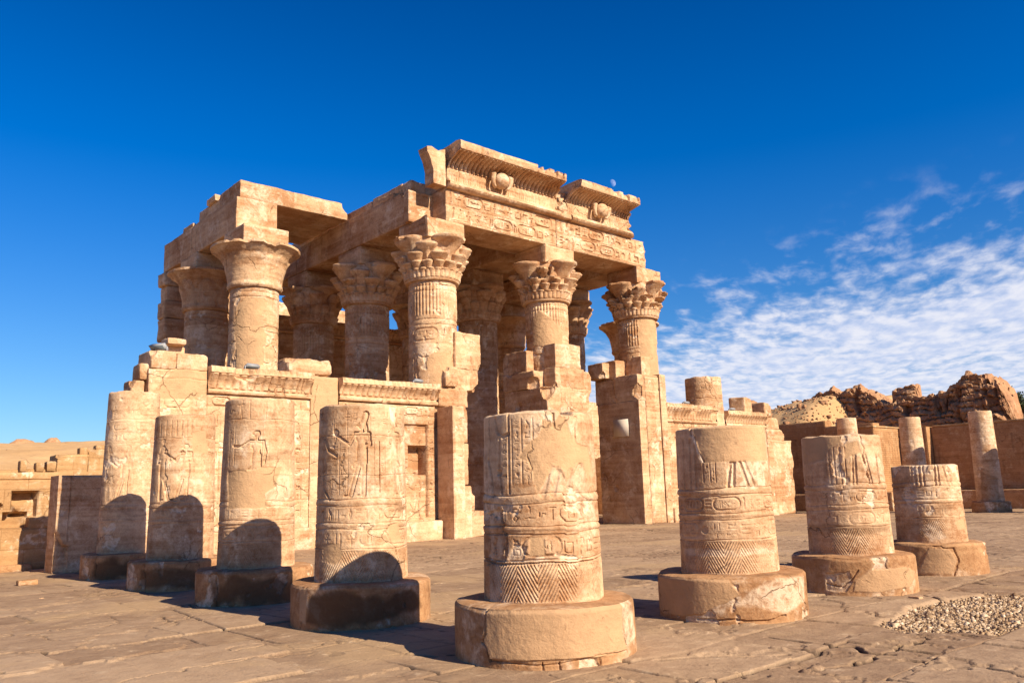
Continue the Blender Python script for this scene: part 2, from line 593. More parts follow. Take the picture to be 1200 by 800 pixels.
def stone(name, lo=(.32, .16, .076), hi=(.64, .43, .26), lime=(.77, .62, .46), plaster=(.48, .295, .16), dark=(.14, .070, .034),
          strata=1.0, bump=1.0, scale=1.0, courses=None, stain=.5, vary=.12, grain=.5, blocks=(30, 30, .92), bvar=.14, lmt=.55, mvar=.85):
    mt = bpy.data.materials.new(name)
    mt.use_nodes = True
    t = mt.node_tree
    t.nodes.clear()
    k = NT(t)
    geo = k.n('ShaderNodeTexCoord').outputs['Object']
    oi = k.n('ShaderNodeObjectInfo').outputs['Random']
    off = k.n('ShaderNodeVectorMath', {0: geo, 1: k.n('ShaderNodeCombineXYZ', {0: k.math('MULTIPLY', oi, 31.0), 1: k.math('MULTIPLY', oi, 13.0), 2: 0.0}).outputs[0]}, operation='ADD').outputs[0]
    big = k.noise(off, .55 * scale, 5, .6)
    med = k.noise(off, 2.6 * scale, 6, .62, .3)
    fine = k.noise(off, 26 * scale, 4, .6)
    st = k.noise(k.mapping(off, (.35, .35, 5.5)), 1.3 * scale, 5, .6, .25)
    f = k.math('ADD', k.math('MULTIPLY', big, .75), k.math('MULTIPLY', med, .55))
    f = k.math('ADD', f, k.math('MULTIPLY', k.math('SUBTRACT', st, .5), .8 * strata))
    mot = k.noise(off, 8.5 * scale, 6, .7, .4)
    f = k.math('ADD', f, k.math('MULTIPLY', k.math('SUBTRACT', fine, .5), grain))
    f = k.math('ADD', f, k.math('MULTIPLY', k.math('SUBTRACT', mot, .5), mvar))
    f = k.math('ADD', f, k.math('MULTIPLY', k.math('SUBTRACT', oi, .5), vary))
    sz = blocks
    bl = k.n('ShaderNodeTexWhiteNoise', {'Vector': k.n('ShaderNodeVectorMath', {0: k.n('ShaderNodeVectorMath', {0: geo, 1: sz}, operation='DIVIDE').outputs[0]}, operation='FLOOR').outputs[0]}, noise_dimensions='3D').outputs[0]
    f = k.math('ADD', f, k.math('MULTIPLY', k.math('SUBTRACT', bl, .5), bvar))
    col = k.mix(k.ramp(f, .40, .95, smooth=False), lo, hi)
    at = k.n('ShaderNodeAttribute', attribute_name='wear')
    sp = k.n('ShaderNodeSeparateColor', {0: at.outputs['Color']})
    pl = k.mix(k.ramp(med, .3, .75), tuple(c * .88 for c in plaster), tuple(c * 1.1 for c in plaster))
    # pale lime-rich veins and abraded places
    lm = k.ramp(k.noise(off, 1.15 * scale, 7, .68, .5), lmt - .04, lmt + .10)
    lm = k.math('MAXIMUM', k.math('MULTIPLY', lm, .55), sp.outputs[2])
    lm = k.math('MULTIPLY', lm, k.ramp(mot, .32, .62, .15, .95))
    col = k.mix(lm, col, lime)
    # brown mineral stains with outlines of their own
    sn = k.math('MULTIPLY', k.ramp(k.noise(k.mapping(off, (.8, .8, 1.6)), .9 * scale, 6, .7, .6), .56, .72), stain)
    col = k.mix(sn, col, dark)
    col = k.mix(sp.outputs[0], col, pl)
    col = k.mix(sp.outputs[1], col, dark)
    col = k.mix(k.math('MULTIPLY', k.ramp(mot, .60, .70), .42), col, dark)
    col = k.mix(k.ramp(fine, .60, .78, 0, .35), col, dark)
    vo = k.n('ShaderNodeTexVoronoi', {'Vector': k.n('ShaderNodeVectorMath', {0: off, 1: k.n('ShaderNodeVectorMath', {0: k.n('ShaderNodeTexNoise', {'Vector': off, 'Scale': 2.4 * scale, 'Detail': 4.0}).outputs['Color'], 1: (.55, .55, .55)}, operation='MULTIPLY').outputs[0]}, operation='ADD').outputs[0], 'Scale': .85 * scale}, feature='DISTANCE_TO_EDGE').outputs[0]
    crk = k.math('MULTIPLY', k.ramp(vo, .0, .014, 1.0, 0.0), k.ramp(k.noise(off, .8 * scale, 3), .52, .60))
    col = k.mix(k.math('MULTIPLY', crk, .65), col, dark)
    hgt = k.math('ADD', k.math('MULTIPLY', fine, .35), k.math('MULTIPLY', med, .9))
    hgt = k.math('ADD', hgt, k.math('MULTIPLY', st, .7 * strata))
    hgt = k.math('ADD', hgt, k.math('MULTIPLY', k.noise(off, 9 * scale, 5, .65), .6))
    hgt = k.math('ADD', hgt, k.math('MULTIPLY', mot, .9))
    hgt = k.math('SUBTRACT', hgt, k.math('MULTIPLY', crk, .8))
    if courses:
        br = k.n('ShaderNodeTexBrick', {'Vector': k.mapping(geo, (1, 1, 1), (0, 0, 0), courses[2]), 'Scale': 1.0, 'Mortar Size': courses[3], 'Brick Width': courses[0], 'Row Height': courses[1],
                                        'Color1': (1, 1, 1, 1), 'Color2': (.86, .84, .82, 1), 'Mortar': (.66, .6, .54, 1)}, offset=.5)
        col = k.mix(.8, col, br.outputs[0], 'MULTIPLY')
        hgt = k.math('SUBTRACT', hgt, k.math('MULTIPLY', br.outputs[1], .9))
    bp = k.n('ShaderNodeBump', {'Strength': .55 * bump, 'Distance': .03 / scale, 'Height': hgt})
    b = k.n('ShaderNodeBsdfPrincipled', {'Base Color': col, 'Roughness': .92, 'Specular IOR Level': .12, 'Normal': bp.outputs[0]})
    k.n('ShaderNodeOutputMaterial', {0: b.outputs[0]})
    return mt


SAND = stone('sandstone')
TEMPLE = stone('temple_sandstone', lo=(.34, .17, .08), hi=(.65, .435, .26), bump=1.5, scale=.7, stain=.4, blocks=(1.9, 1.9, .93), bvar=.24, lmt=.53, mvar=.6)
BASE = stone('base_sandstone', lo=(.26, .125, .056), hi=(.49, .28, .14), plaster=(.45, .27, .145), dark=(.10, .052, .026), stain=.6, strata=.7)
BRICK = stone('brick_masonry', lo=(.31, .155, .07), hi=(.50, .275, .13), lime=(.54, .36, .2), strata=.4, stain=.3, courses=(.42, .14, (R(90), 0, 0), .012))
BRICKS = stone('brick_masonry_side', lo=(.31, .155, .07), hi=(.50, .275, .13), lime=(.54, .36, .2), strata=.4, stain=.3, courses=(.42, .14, (R(90), 0, R(90)), .012))
LWALL = stone('block_masonry', lo=(.34, .19, .085), hi=(.48, .29, .14), stain=.35, courses=(1.3, .62, (R(90), 0, 0), .012))
MUD = stone('mudbrick', lo=(.27, .13, .068), hi=(.48, .27, .142), lime=(.60, .40, .24), strata=.6, bump=2.0, scale=.5, stain=.4)
DUNE = stone('desert_sand', lo=(.42, .25, .115), hi=(.54, .34, .17), lime=(.56, .38, .21), strata=.1, bump=.6, scale=.3, stain=.12)


def simple(name, col, rough=.6, metal=0.0):
    mt = bpy.data.materials.new(name)
    mt.use_nodes = True
    t = mt.node_tree
    k = NT(t)
    b = t.nodes['Principled BSDF']
    geo = k.n('ShaderNodeTexCoord').outputs['Object']
    n = k.noise(geo, 9, 5)
    c = k.mix(n, tuple(q * .92 for q in col), tuple(min(1, q * 1.06) for q in col))
    t.links.new(c, b.inputs['Base Color'])
    b.inputs['Roughness'].default_value = rough
    b.inputs['Metallic'].default_value = metal
    return mt


METAL = simple('lamp_metal', (.26, .26, .27), .6, .0)
GLASS = simple('lamp_glass', (.10, .12, .14), .15)
PANEL = simple('pale_panel', (.60, .50, .40), .7)


def ground_material():
    mt = bpy.data.materials.new('flagstone')
    mt.use_nodes = True
    t = mt.node_tree
    t.nodes.clear()
    k = NT(t)
    geo = k.n('ShaderNodeTexCoord').outputs['Object']
    at = k.n('ShaderNodeAttribute', attribute_name='wear')
    sp = k.n('ShaderNodeSeparateColor', {0: at.outputs['Color']})
    big = k.noise(geo, .22, 5, .6, .3)
    med = k.noise(geo, 1.7, 6, .65, .5)
    fine = k.noise(geo, 30, 4, .65)
    str_ = k.noise(k.mapping(geo, (.8, 1.6, 1), (0, 0, 0), (0, 0, .25)), 1.0, 5, .6, .1)
    f = k.math('ADD', k.math('MULTIPLY', big, .6), k.math('MULTIPLY', med, .5))
    f = k.math('ADD', f, k.math('MULTIPLY', k.math('SUBTRACT', fine, .5), .5))
    f = k.math('ADD', f, k.math('MULTIPLY', k.math('SUBTRACT', sp.outputs[0], .5), .55))
    f = k.math('ADD', f, k.math('MULTIPLY', k.math('SUBTRACT', str_, .5), .35))
    dash = k.noise(geo, 3.4, 8, .74, .15)
    f = k.math('ADD', f, k.math('MULTIPLY', k.math('SUBTRACT', dash, .5), .9))
    col = k.mix(k.ramp(f, .25, .9, smooth=False), (.19, .112, .064), (.39, .26, .16))
    sandy = k.math('MAXIMUM', sp.outputs[2], k.math('MULTIPLY', k.ramp(k.noise(geo, .8, 6, .7, .4), .52, .68), .55))
    col = k.mix(sandy, col, (.39, .255, .14))
    col = k.mix(k.ramp(dash, .585, .65, 0, .6), col, (.48, .345, .225))
    col = k.mix(k.ramp(k.noise(geo, 1.35, 7, .75, 1.2), .61, .68, 0, .5), col, (.14, .09, .055))
    col = k.mix(k.ramp(k.noise(geo, 5.5, 5, .7), .60, .72, 0, .45), col, (.13, .08, .05))
    col = k.mix(sp.outputs[1], col, (.045, .028, .018))
    hgt = k.math('ADD', k.math('MULTIPLY', fine, .4), k.math('MULTIPLY', k.noise(geo, 7, 6, .7), 1.0))
    hgt = k.math('ADD', hgt, k.math('MULTIPLY', dash, 1.4))
    bp = k.n('ShaderNodeBump', {'Strength': .8, 'Distance': .022, 'Height': hgt})
    b = k.n('ShaderNodeBsdfPrincipled', {'Base Color': col, 'Roughness': .85, 'Specular IOR Level': .2, 'Normal': bp.outputs[0]})
    k.n('ShaderNodeOutputMaterial', {0: b.outputs[0]})
    return mt


FLAG = ground_material()

# ------------------------------------------------------------------ ground


PAVING_CRACKS = [
    ([(2.51, -1.56), (2.48, -2.02), (2.39, -2.56), (2.53, -2.7), (2.34, -2.92), (2.44, -3.2)], .05, 1.4), ([(2.16, -3.33), (2.27, -3.61)], .04, 1.2),
    ([(7.74, -.11), (7.3, -1.01), (7.57, -1.4), (7.19, -1.84), (7.25, -2.28), (7.73, -2.58)], .06, 1.4), ([(2.18, -4.18), (2.12, -4.43), (2.07, -4.68), (1.9, -5.2)], .04, 1.2),
    ([(.43, -1.41), (.96, -1.74), (1.43, -2.22), (1.69, -2.29)], .04, 1.2), ([(-1.37, 2.84), (-1.25, 2.18), (-1.3, 1.14), (-1.11, .82)], .035, 1.2),
    ([(-1.63, 8.42), (-1.96, 5.23), (-1.94, 3.23)], .025, 1.0)]


def ground_height(U, V):
    """flagged court: slabs, open and filled joints, flaked ledges"""
    P = np.stack([U, V, np.zeros_like(U)], -1)
    Uw = U + .16 * fbm(P, .4, 2, seed=1) * 2 + .09 * fbm(P, 2.6, 4, .6, seed=3)
    Vw = V + .16 * fbm(P, .4, 2, seed=2) * 2 + .09 * fbm(P, 2.6, 4, .6, seed=5)
    rowh = 1.25
    row = np.floor(Vw / rowh)
    ri = row.astype(np.int64)
    rr = _hash(ri, 0 * ri + 3, 0 * ri)
    wd = 1.4 + 1.5 * rr
    colf = (Uw + rr * 9) / wd
    colm = np.floor(colf)
    ci = colm.astype(np.int64)
    hid = _hash(ri, ci, 0 * ri + 7)
    hid2 = _hash(ri, ci, 0 * ri + 19)
    fu = (colf - colm) * wd
    fv = Vw - row * rowh
    e = np.minimum(np.minimum(fu, wd - fu), np.minimum(fv, rowh - fv))
    vis = sstep(-.10, .02, fbm(P, .5, 3, seed=4)) * (.45 + .55 * sstep(-.1, .1, fbm(P, 1.9, 3, seed=44)))
    jw = .010 + .028 * np.clip(fbm(P, 1.4, 3, seed=15) + .35, 0, 1)
    joint = (1 - sstep(jw * .5, jw * 1.5, e)) * vis
    # a second, wandering family of cracks through the slabs
    ck = np.abs(fbm(P, .42, 5, .55, seed=12) - .02)
    crack = (1 - sstep(.0015, .0055, ck)) * sstep(.0, .06, fbm(P, .6, 3, seed=16))
    for pl, wd_, dp in PAVING_CRACKS:
        for a, b in zip(pl[:-1], pl[1:]):
            s_ = (U > min(a[0], b[0]) - .3) & (U < max(a[0], b[0]) + .3) & (V > min(a[1], b[1]) - .3) & (V < max(a[1], b[1]) + .3)
            if s_.any():
                Ps = P[s_]
                dd = Canvas.seg(U[s_] + .10 * fbm(Ps, 2.4, 5, .6, seed=61), V[s_] + .10 * fbm(Ps, 2.4, 5, .6, seed=62), a, b)
                ww = wd_ * (.5 + 1.6 * np.clip(fbm(Ps, 2.2, 3, seed=63) + .4, 0, 1))
                crack[s_] = np.maximum(crack[s_], (1 - sstep(ww * .5, ww, dd)) * dp)
    near = np.exp(-np.hypot(U + 4, V + 4) / 60)
    # bedding flakes: sharp-edged ledges 2-3 cm high
    l1 = fbm(P, .50, 6, .56, seed=6)
    l2 = fbm(P, .85, 6, .56, seed=9)
    led = sstep(.085, .094, l1) * .026 - (1 - sstep(-.15, -.142, l2)) * .020
    edge = np.maximum((1 - sstep(.0, .012, np.abs(l1 - .088))), (1 - sstep(.0, .010, np.abs(l2 + .147))))
    z = (hid - .5) * .034 + (fu / wd - .5) * (hid2 - .5) * .03 + led + fbm(P, 3.5, 4, seed=8) * .005 - joint * .06 - crack * .045
    sandf = sstep(.10, .2, fbm(P, .33, 4, .5, seed=14))
    z = z * (1 - .75 * sandf) + sandf * .012
    G = gravel_mask(U, V)
    z = z * (1 - G) - .05 * G
    dk = np.clip(np.maximum(joint * .95, crack * .9) * (1 - .8 * sandf) + edge * .22 * sstep(-.05, .1, fbm(P, 2.3, 3, seed=18)), 0, 1)
    wear = np.stack([.25 + .5 * hid + .25 * hid2, dk * (1 - G), np.clip(sandf * .75 + G * .4, 0, 1)], -1)
    return z * (.35 + .65 * near) - .01, wear


def gravel_mask(U, V):
    P = np.stack([U, V, 0 * U], -1)
    n = .35 * fbm(P, 1.1, 3, seed=21) * 2
    poly = [(4.2, -2.2), (5.6, -1.95), (6.7, -1.9), (8.6, -2.1), (9.4, -3.2), (7.6, -3.9), (5.4, -4.0), (4.3, -3.65), (3.9, -3.0)]
    inside = np.zeros(U.shape, bool)
    D = np.full(U.shape, 9.0)
    for i in range(len(poly)):
        a, b = poly[i], poly[(i + 1) % len(poly)]
        D = np.minimum(D, Canvas.seg(U + n, V + n, a, b))
        inside ^= ((a[1] > V + n) != (b[1] > V + n)) & (U + n < (b[0] - a[0]) * (V + n - a[1]) / (b[1] - a[1] + 1e-12) + a[0])
    return sstep(-.05, .05, np.where(inside, D, -D))


def make_ground():
    az_d = np.linspace(HEAD - R(40), HEAD + R(40), 820)
    az_c = np.linspace(HEAD + R(40), HEAD - R(40) + 2 * math.pi, 64)[1:-1]
    az = np.concatenate([az_d, az_c])
    rad = np.concatenate([[.02, 1.0, 2.0, 2.8], np.geomspace(3.4, 24, 900), np.geomspace(24.1, 130, 320), np.geomspace(140, 3500, 14)])
    A, Rr = np.meshgrid(az, rad, indexing='ij')
    U = CAMP[0] + Rr * np.sin(A)
    V = CAMP[1] + Rr * np.cos(A)
    Z, wr = ground_height(U, V)
    far = sstep(110, 140, Rr)
    Z = Z * (1 - far)
    mb = MB()
    mb.grid(np.stack([U, V, Z], -1), wr, wrap=True, flip=True)
    o = mb.build('ground', FLAG, ang=60)
    tag(o, 'worn brown flagstone court floor with cracked joints', None, None, 'structure')


make_ground()


def hill_height(U, V):
    P = np.stack([U, V, 0 * U], -1)
    back = sstep(47, 92, V + 6 * fbm(P, .03, 3, seed=31))
    ra = 54 + 15 * (1 - sstep(26, 33, V))
    right = sstep(ra, ra + 17, U + 5 * fbm(P, .05, 3, seed=33))
    h1 = back * (8.3 + .055 * (U - 9))
    h1 = h1 - 4 * sstep(120, 260, V)
    h2 = right * (10.6 + 0.13 * np.clip(33 - V, -10, 6) - 2.2 * (1 - sstep(24, 31, V))) - 3.5 * sstep(95, 200, U)
    mx = np.maximum(h1, h2)
    Z = -1.0 + mx + np.where(mx > .2, 1, 0) * 1.0 * sstep(.2, 1.2, mx)
    rk = sstep(58, 62, U) * sstep(14, 20, V) * (1 - sstep(60, 80, V))
    Z = Z + (1.2 * fbm(P, .06, 4, seed=35) + (.35 + .5 * rk) * fbm(P, .5, 5, .6, seed=37)) * sstep(.5, 4, mx)
    return Z


def make_hills():
    u = np.concatenate([np.linspace(-260, -40, 40)[:-1], np.linspace(-40, 130, 400), np.linspace(130, 420, 40)[1:]])
    v = np.concatenate([np.linspace(-160, 0, 40)[:-1], np.linspace(0, 130, 330), np.linspace(130, 480, 40)[1:]])
    U, V = np.meshgrid(u, v, indexing='ij')
    Z = hill_height(U, V)
    mb = MB()
    mb.grid(np.stack([U, V, Z], -1), None)
    o = mb.build('sand_hill', DUNE, ang=80)
    tag(o, 'bare sandy desert slope rising behind the ruins', None, None, 'structure')


make_hills()
rs0 = np.random.default_rng(8)
n0 = 2600
Us, Vs = rs0.uniform(56, 73, n0), rs0.uniform(24, 46, n0)
cube0 = np.array([(a, b, c) for c in (-1, 1) for b in (-1, 1) for a in (-1, 1)], float)
s0 = rs0.gamma(1.6, .028, (n0, 1, 1)) + .02
V0 = cube0[None] * s0 * rs0.uniform(.5, 1.3, (n0, 1, 3)) * (1 + .4 * rs0.normal(size=(n0, 8, 1)).clip(-1, 1))
V0 = V0 + np.stack([Us, Vs, hill_height(Us, Vs)], -1)[:, None]
mb = MB()
mb.add(V0, (np.array([(0, 2, 3, 1), (4, 5, 7, 6), (0, 1, 5, 4), (2, 6, 7, 3), (0, 4, 6, 2), (1, 3, 7, 5)])[None] + 8 * np.arange(n0)[:, None, None]).reshape(-1, 4))
tag(mb.build('rubble', MUD, smooth=False), 'loose rubble strewn over the sandy slope below the mud-brick ruins', None, None, 'stuff')
#--PART2--
# ------------------------------------------------------------------ court columns


def court_column(pos, ztop, label, group, res, design, seed, bside, rbase=1.12, hb=.62, r0=.75, taper=.0195, ang0=None, drawbase=None, ragged=.03, notch=()):
    cx, cy = pos
    root = empty('court_column', (cx, cy, 0), label, 'column', group)
    if ang0 is None:
        ang0 = math.atan2(CAMP[1] - cy, CAMP[0] - cx)
    r1 = r0 - taper * (ztop - hb)
    circ = 2 * math.pi * r0
    cv = Canvas(-circ / 2, circ / 2, hb - .03, ztop, res, seed)
    design(cv)
    sm = shaft_mesh(cx, cy, hb - .03, ztop, r0, r1, cv, ang0, ragged, seed, True, notch)
    sm.build('shaft', SAND, root)
    # plinth
    cb = 2 * math.pi * rbase
    bv = Canvas(-cb / 2, cb / 2, -.06, hb, max(res, .012), seed + 50)
    if drawbase:
        drawbase(bv)
    bv.weather(.006, .2, .025, .16)
    bv.h += .030 * bv.n(.8, 3, 60) * 2
    # worn upper edge
    bv.h -= .03 * sstep(hb - .05, hb, bv.Z + .10 * np.clip(bv.n(2.2, 4, 66), 0, 1)) ** 2
    nx = len(bv.x) - 1
    th = ang0 + bv.X[:-1] / cb * 2 * math.pi
    rr = rbase + bv.h[:-1]
    zz = bv.Z[:-1] + .03 * sstep(.7, 1, bv.Z[:-1] / hb) * fbm(np.stack([np.cos(th) * 1.3 + cx, np.sin(th) * 1.3 + cy, th * 0], -1), 1.4, 3, seed=seed) * 2
    mb = MB()
    P = np.stack([cx + rr * np.cos(th), cy + rr * np.sin(th), zz], -1)
    mb.grid(P, bv.m[:-1], wrap=True)
    rings = []
    for f in (1.0, .965, .9, .8, .7, .62):
        r_ = rr[:, -1] * f
        z_ = zz[:, -1] + (0 if f == 1 else .018 - .01 * (f > .95))
        z_ = z_ + (.03 * fbm(np.stack([r_ * np.cos(th[:, -1]) + cx, r_ * np.sin(th[:, -1]) + cy, 0 * r_], -1), 2.2, 3) if f < 1 else 0)
        rings.append(np.stack([cx + r_ * np.cos(th[:, -1]), cy + r_ * np.sin(th[:, -1]), z_], -1))
    mb.grid(np.stack(rings, 1), None, wrap=True)
    mb.build('plinth', BASE, root)
    return root


def bands(cv, d=.016, frieze=True, chev=True, fig=True):
    """the ornament shared by every column of this court: leaf triangles, frieze, text band, mouldings"""
    if chev:
        cv.chevron(.66, 1.11, .50, d * .85, n=6, ph=.13)
        cv.hline(1.14, .012, d)
    if frieze:
        cv.row(cv.x[0] + .03, cv.x[-1] - .1, 1.17, 1.41, d * .9)
    for z, w_, s in ((1.44, .014, 1), (1.50, .016, -1), (1.535, .012, 1), (1.80, .012, 1), (1.85, .022, -1), (1.905, .014, 1)):
        if s > 0:
            cv.hline(z, w_, d)
        else:
            cv.torus(z, w_ * 1.6, d * .7)
    cv.row(cv.x[0] + .03, cv.x[-1] - .1, 1.57, 1.775, d)


def mapper(xc, hw, y0, z0, y1, z1, r=.73):
    def f(x, y):
        return (r * math.asin(max(-.97, min(.97, (x - xc) / hw))), z0 + (y - y0) * (z1 - z0) / (y1 - y0))
    return f


def fill_text(cv, xs, lo, hi, d=.011):
    for x in xs:
        z1 = hi - cv.rs.uniform(0, .15)
        z0 = max(lo, z1 - cv.rs.uniform(.45, .95))
        cv.column_text(x - .045, x + .045, z0, z1, d)
        cv.groove([(x - .06, z0), (x - .06, z1)], .008, d * .8)


def far_side(cv, lo, hi, d=.014):
    """registers on the sides turned away"""
    for sg in (-1, 1):
        for x in (1.35, 1.95):
            if hi - lo > 1.0:
                cv.figure(sg * x, lo + .03, min(1.42, hi - lo - .1), d, face=-sg, crown=1 + (x > 1.6))
            else:
                cv.column_text(sg * x - .1, sg * x + .1, lo + .05, hi - .05, d)


def design5(cv):
    f = mapper(305, 172, 600, .62, 62, 2.88)
    bands(cv, .018)
    for a, b in ((228, 250), (256, 284)):
        x0, x1 = f(a, 0)[0], f(b, 0)[0]
        cv.column_text(x0, x1, 2.03, 2.80, .018)
    for x in (224, 253, 288):
        cv.groove([f(x, 80), f(x, 265)], .012, .016)
    # broken figure on the left: tail of a robe, arm and staff
    cv.groove([f(172, 72), f(178, 110), f(195, 130), f(214, 120)], .03, .03)
    cv.groove([f(214, 66), f(214, 290)], .022, .022)
    cv.groove([f(186, 130), f(183, 215), f(192, 292)], .024, .026)
    cv.groove([f(150, 190), f(160, 240), f(166, 296)], .03, .03)
    cv.groove([f(140, 120), f(146, 290)], .016, .016)
    cv.column_text(f(190, 0)[0], f(210, 0)[0], 2.05, 2.6, .018)
    cv.patch([f(x, y) for x, y in ((178, 225), (190, 225), (190, 238), (178, 238))], .05, None, .01)
    # eroded relief at right, then the mortar fill over the middle
    cv.column_text(f(385, 0)[0], f(440, 0)[0], 2.45, 2.85, .02)
    for a in (320, 350, 385, 415):
        cv.groove([f(a + 14, 215), f(a - 8, 298)], .05, .03)
    cv.patch([f(x, y) for x, y in ((296, 300), (310, 262), (345, 212), (372, 232), (385, 252), (436, 200), (448, 300))], .02, 2, .05, .02, .32, False)
    cv.patch([f(x, y) for x, y in ((318, 82), (352, 96), (384, 62), (402, 112), (425, 152), (455, 160), (462, 215), (452, 262), (440, 205), (400, 214), (372, 222), (345, 210),
                                   (318, 262), (296, 296), (286, 250), (272, 205), (242, 190), (272, 152), (306, 128))], .016, 0, .035)
    cv.patch([f(x, y) for x, y in ((270, 415), (312, 415), (314, 465), (268, 465))], .012, 0, .02)
    cv.patch([f(x, y) for x, y in ((140, 345), (186, 335), (196, 400), (190, 480), (140, 500))], .026, None, .05, .012, 1, False)
    cv.crack([f(182, 335), f(192, 380), f(200, 430), f(196, 478)], .03, .03)
    cv.patch([f(x, y) for x, y in ((205, 470), (225, 430), (262, 440), (250, 476), (320, 462), (400, 470), (330, 486), (215, 484))], .016, 2, .05, .015, .6, False)
    cv.patch([f(x, y) for x, y in ((320, 72), (350, 72), (350, 120), (335, 145), (320, 118))], .012, 2, .02, .01, 1.0)
    cv.groove([f(350, 70), f(352, 105)], .03, .04)
    cv.hline(1.105, .014, .03)
    far_side(cv, 1.93, 2.85)
    cv.weather(.005, .45, .016, .20)
    cv.m[..., 2] = np.maximum(cv.m[..., 2], .35 * sstep(.02, .2, cv.n(1.7, 3, 70)) * (1 - cv.m[..., 0]))


def design4(cv):
    f = mapper(262, 146, 622, .62, 68, 3.39)
    bands(cv, .017)
    H = 1.30
    cv.figure(f(262, 0)[0], 1.94, H, .055, face=-1, crown=1)
    for a, b in ((190, 213), (305, 318), (322, 336)):
        cv.column_text(f(a, 0)[0], f(b, 0)[0], 2.05, 2.75, .016)
        cv.groove([f(a - 2, 190), f(a - 2, 350)], .010, .012)
        cv.groove([f(b + 2, 190), f(b + 2, 350)], .010, .012)
    cv.column_text(f(160, 0)[0], f(182, 0)[0], 2.0, 2.7, .014)
    cv.groove([f(138, 170), f(152, 212), f(178, 228)], .035, .035)
    cv.groove([f(134, 240), f(138, 330), f(158, 366)], .026, .028)
    cv.figure(f(372, 0)[0], 1.94, H, .036, face=1, crown=2)
    cv.row(f(330, 0)[0], f(388, 0)[0], 3.05, 3.3, .014)
    cv.row(f(180, 0)[0], f(240, 0)[0], 3.1, 3.28, .014)
    cv.patch([f(x, y) for x, y in ((345, 450), (380, 440), (386, 498), (356, 500))], .012, 0, .02)
    cv.patch([f(x, y) for x, y in ((140, 505), (190, 500), (206, 535), (180, 565), (140, 555))], .012, 0, .03)
    cv.patch([f(x, y) for x, y in ((355, 72), (378, 72), (378, 140), (362, 128))], .008, 2, .03, .01, .9)
    far_side(cv, 1.93, 3.35)
    fill_text(cv, (-.45, -.2, .2, .62), 2.5, 3.3, .010)
    for z in (2.28, 2.9):
        cv.hline(z, .010, .012)
    cv.weather(.005, .4, .015, .21)


def design3(cv):
    f = mapper(240, 122, 645, .62, 60, 3.93)
    bands(cv, .015)
    cv.hline(3.50, .012, .014)
    cv.row(f(135, 0)[0], f(200, 0)[0], 3.55, 3.85, .016)
    cv.row(f(205, 0)[0], f(260, 0)[0], 3.62, 3.8, .016)
    for x in (178, 205, 262, 290, 318):
        cv.groove([f(x, 70), f(x, 135)], .012, .016)
    cv.figure(f(232, 0)[0], 1.98, 1.44, .055, face=-1, crown=0, arms=2)
    cv.column_text(f(300, 0)[0], f(318, 0)[0], 2.4, 3.4, .016)
    cv.figure(f(336, 0)[0], 1.95, 1.4, .024, face=1)
    fill_text(cv, (-.62, -.48, .12, .26, .4), 2.6, 3.45)
    cv.patch([f(x, y) for x, y in ((140, 310), (200, 318), (250, 300), (318, 305), (300, 370), (262, 395), (270, 440), (145, 445))], .014, 0, .05)
    cv.patch([f(x, y) for x, y in ((300, 330), (345, 330), (352, 400), (300, 440), (262, 410), (275, 370))], .012, 2, .06, .015, .4, False)
    far_side(cv, 1.93, 3.4)
    cv.weather(.005, .4, .016, .2)


def design2(cv):
    f = mapper(400, 88, 660, .62, 150, 3.97)
    bands(cv, .013)
    for x in (330, 345, 360, 375, 390, 405, 420):
        cv.groove([f(x, 170), f(x, 225)], .018, .018)
    cv.hline(3.42, .012, .015)
    cv.figure(f(405, 0)[0], 1.98, 1.44, .05, face=-1, crown=0, arms=1)
    cv.figure(f(340, 0)[0], 1.98, 1.4, .045, face=1, crown=2)
    cv.figure(f(466, 0)[0], 1.98, 1.44, .03, face=1, crown=1)
    fill_text(cv, (-.75, -.3, .3, .72), 2.4, 3.35)
    cv.patch([f(x, y) for x, y in ((420, 210), (460, 205), (470, 290), (425, 290))], .012, 0, .05)
    far_side(cv, 1.93, 3.4)
    cv.weather(.005, .4, .018, .19)


def design1(cv):
    bands(cv, .013)
    cv.hline(4.2, .014, .015)
    cv.hline(3.55, .012, .014)
    cv.figure(-.15, 2.0, 1.45, .05, face=-1)
    cv.figure(.42, 2.0, 1.45, .05, face=1, crown=2)
    cv.figure(-.62, 2.0, 1.45, .026, face=1, arms=2)
    cv.row(-1.0, 1.0, 3.62, 3.85, .015)
    cv.row(-1.0, 1.0, 3.9, 4.12, .015)
    cv.row(-1.0, 1.0, 4.3, 4.6, .015)
    fill_text(cv, (-.9, -.4, .12, .2, .75, .9), 2.2, 3.4)
    cv.caps([(.1, .3, .9, .7, .06), (.4, .7, .9, .2, .06)], .05, 4.3, .5, .5, .02, 'flat')
    far_side(cv, 1.93, 3.4)
    cv.weather(.006, .45, .02, .18)


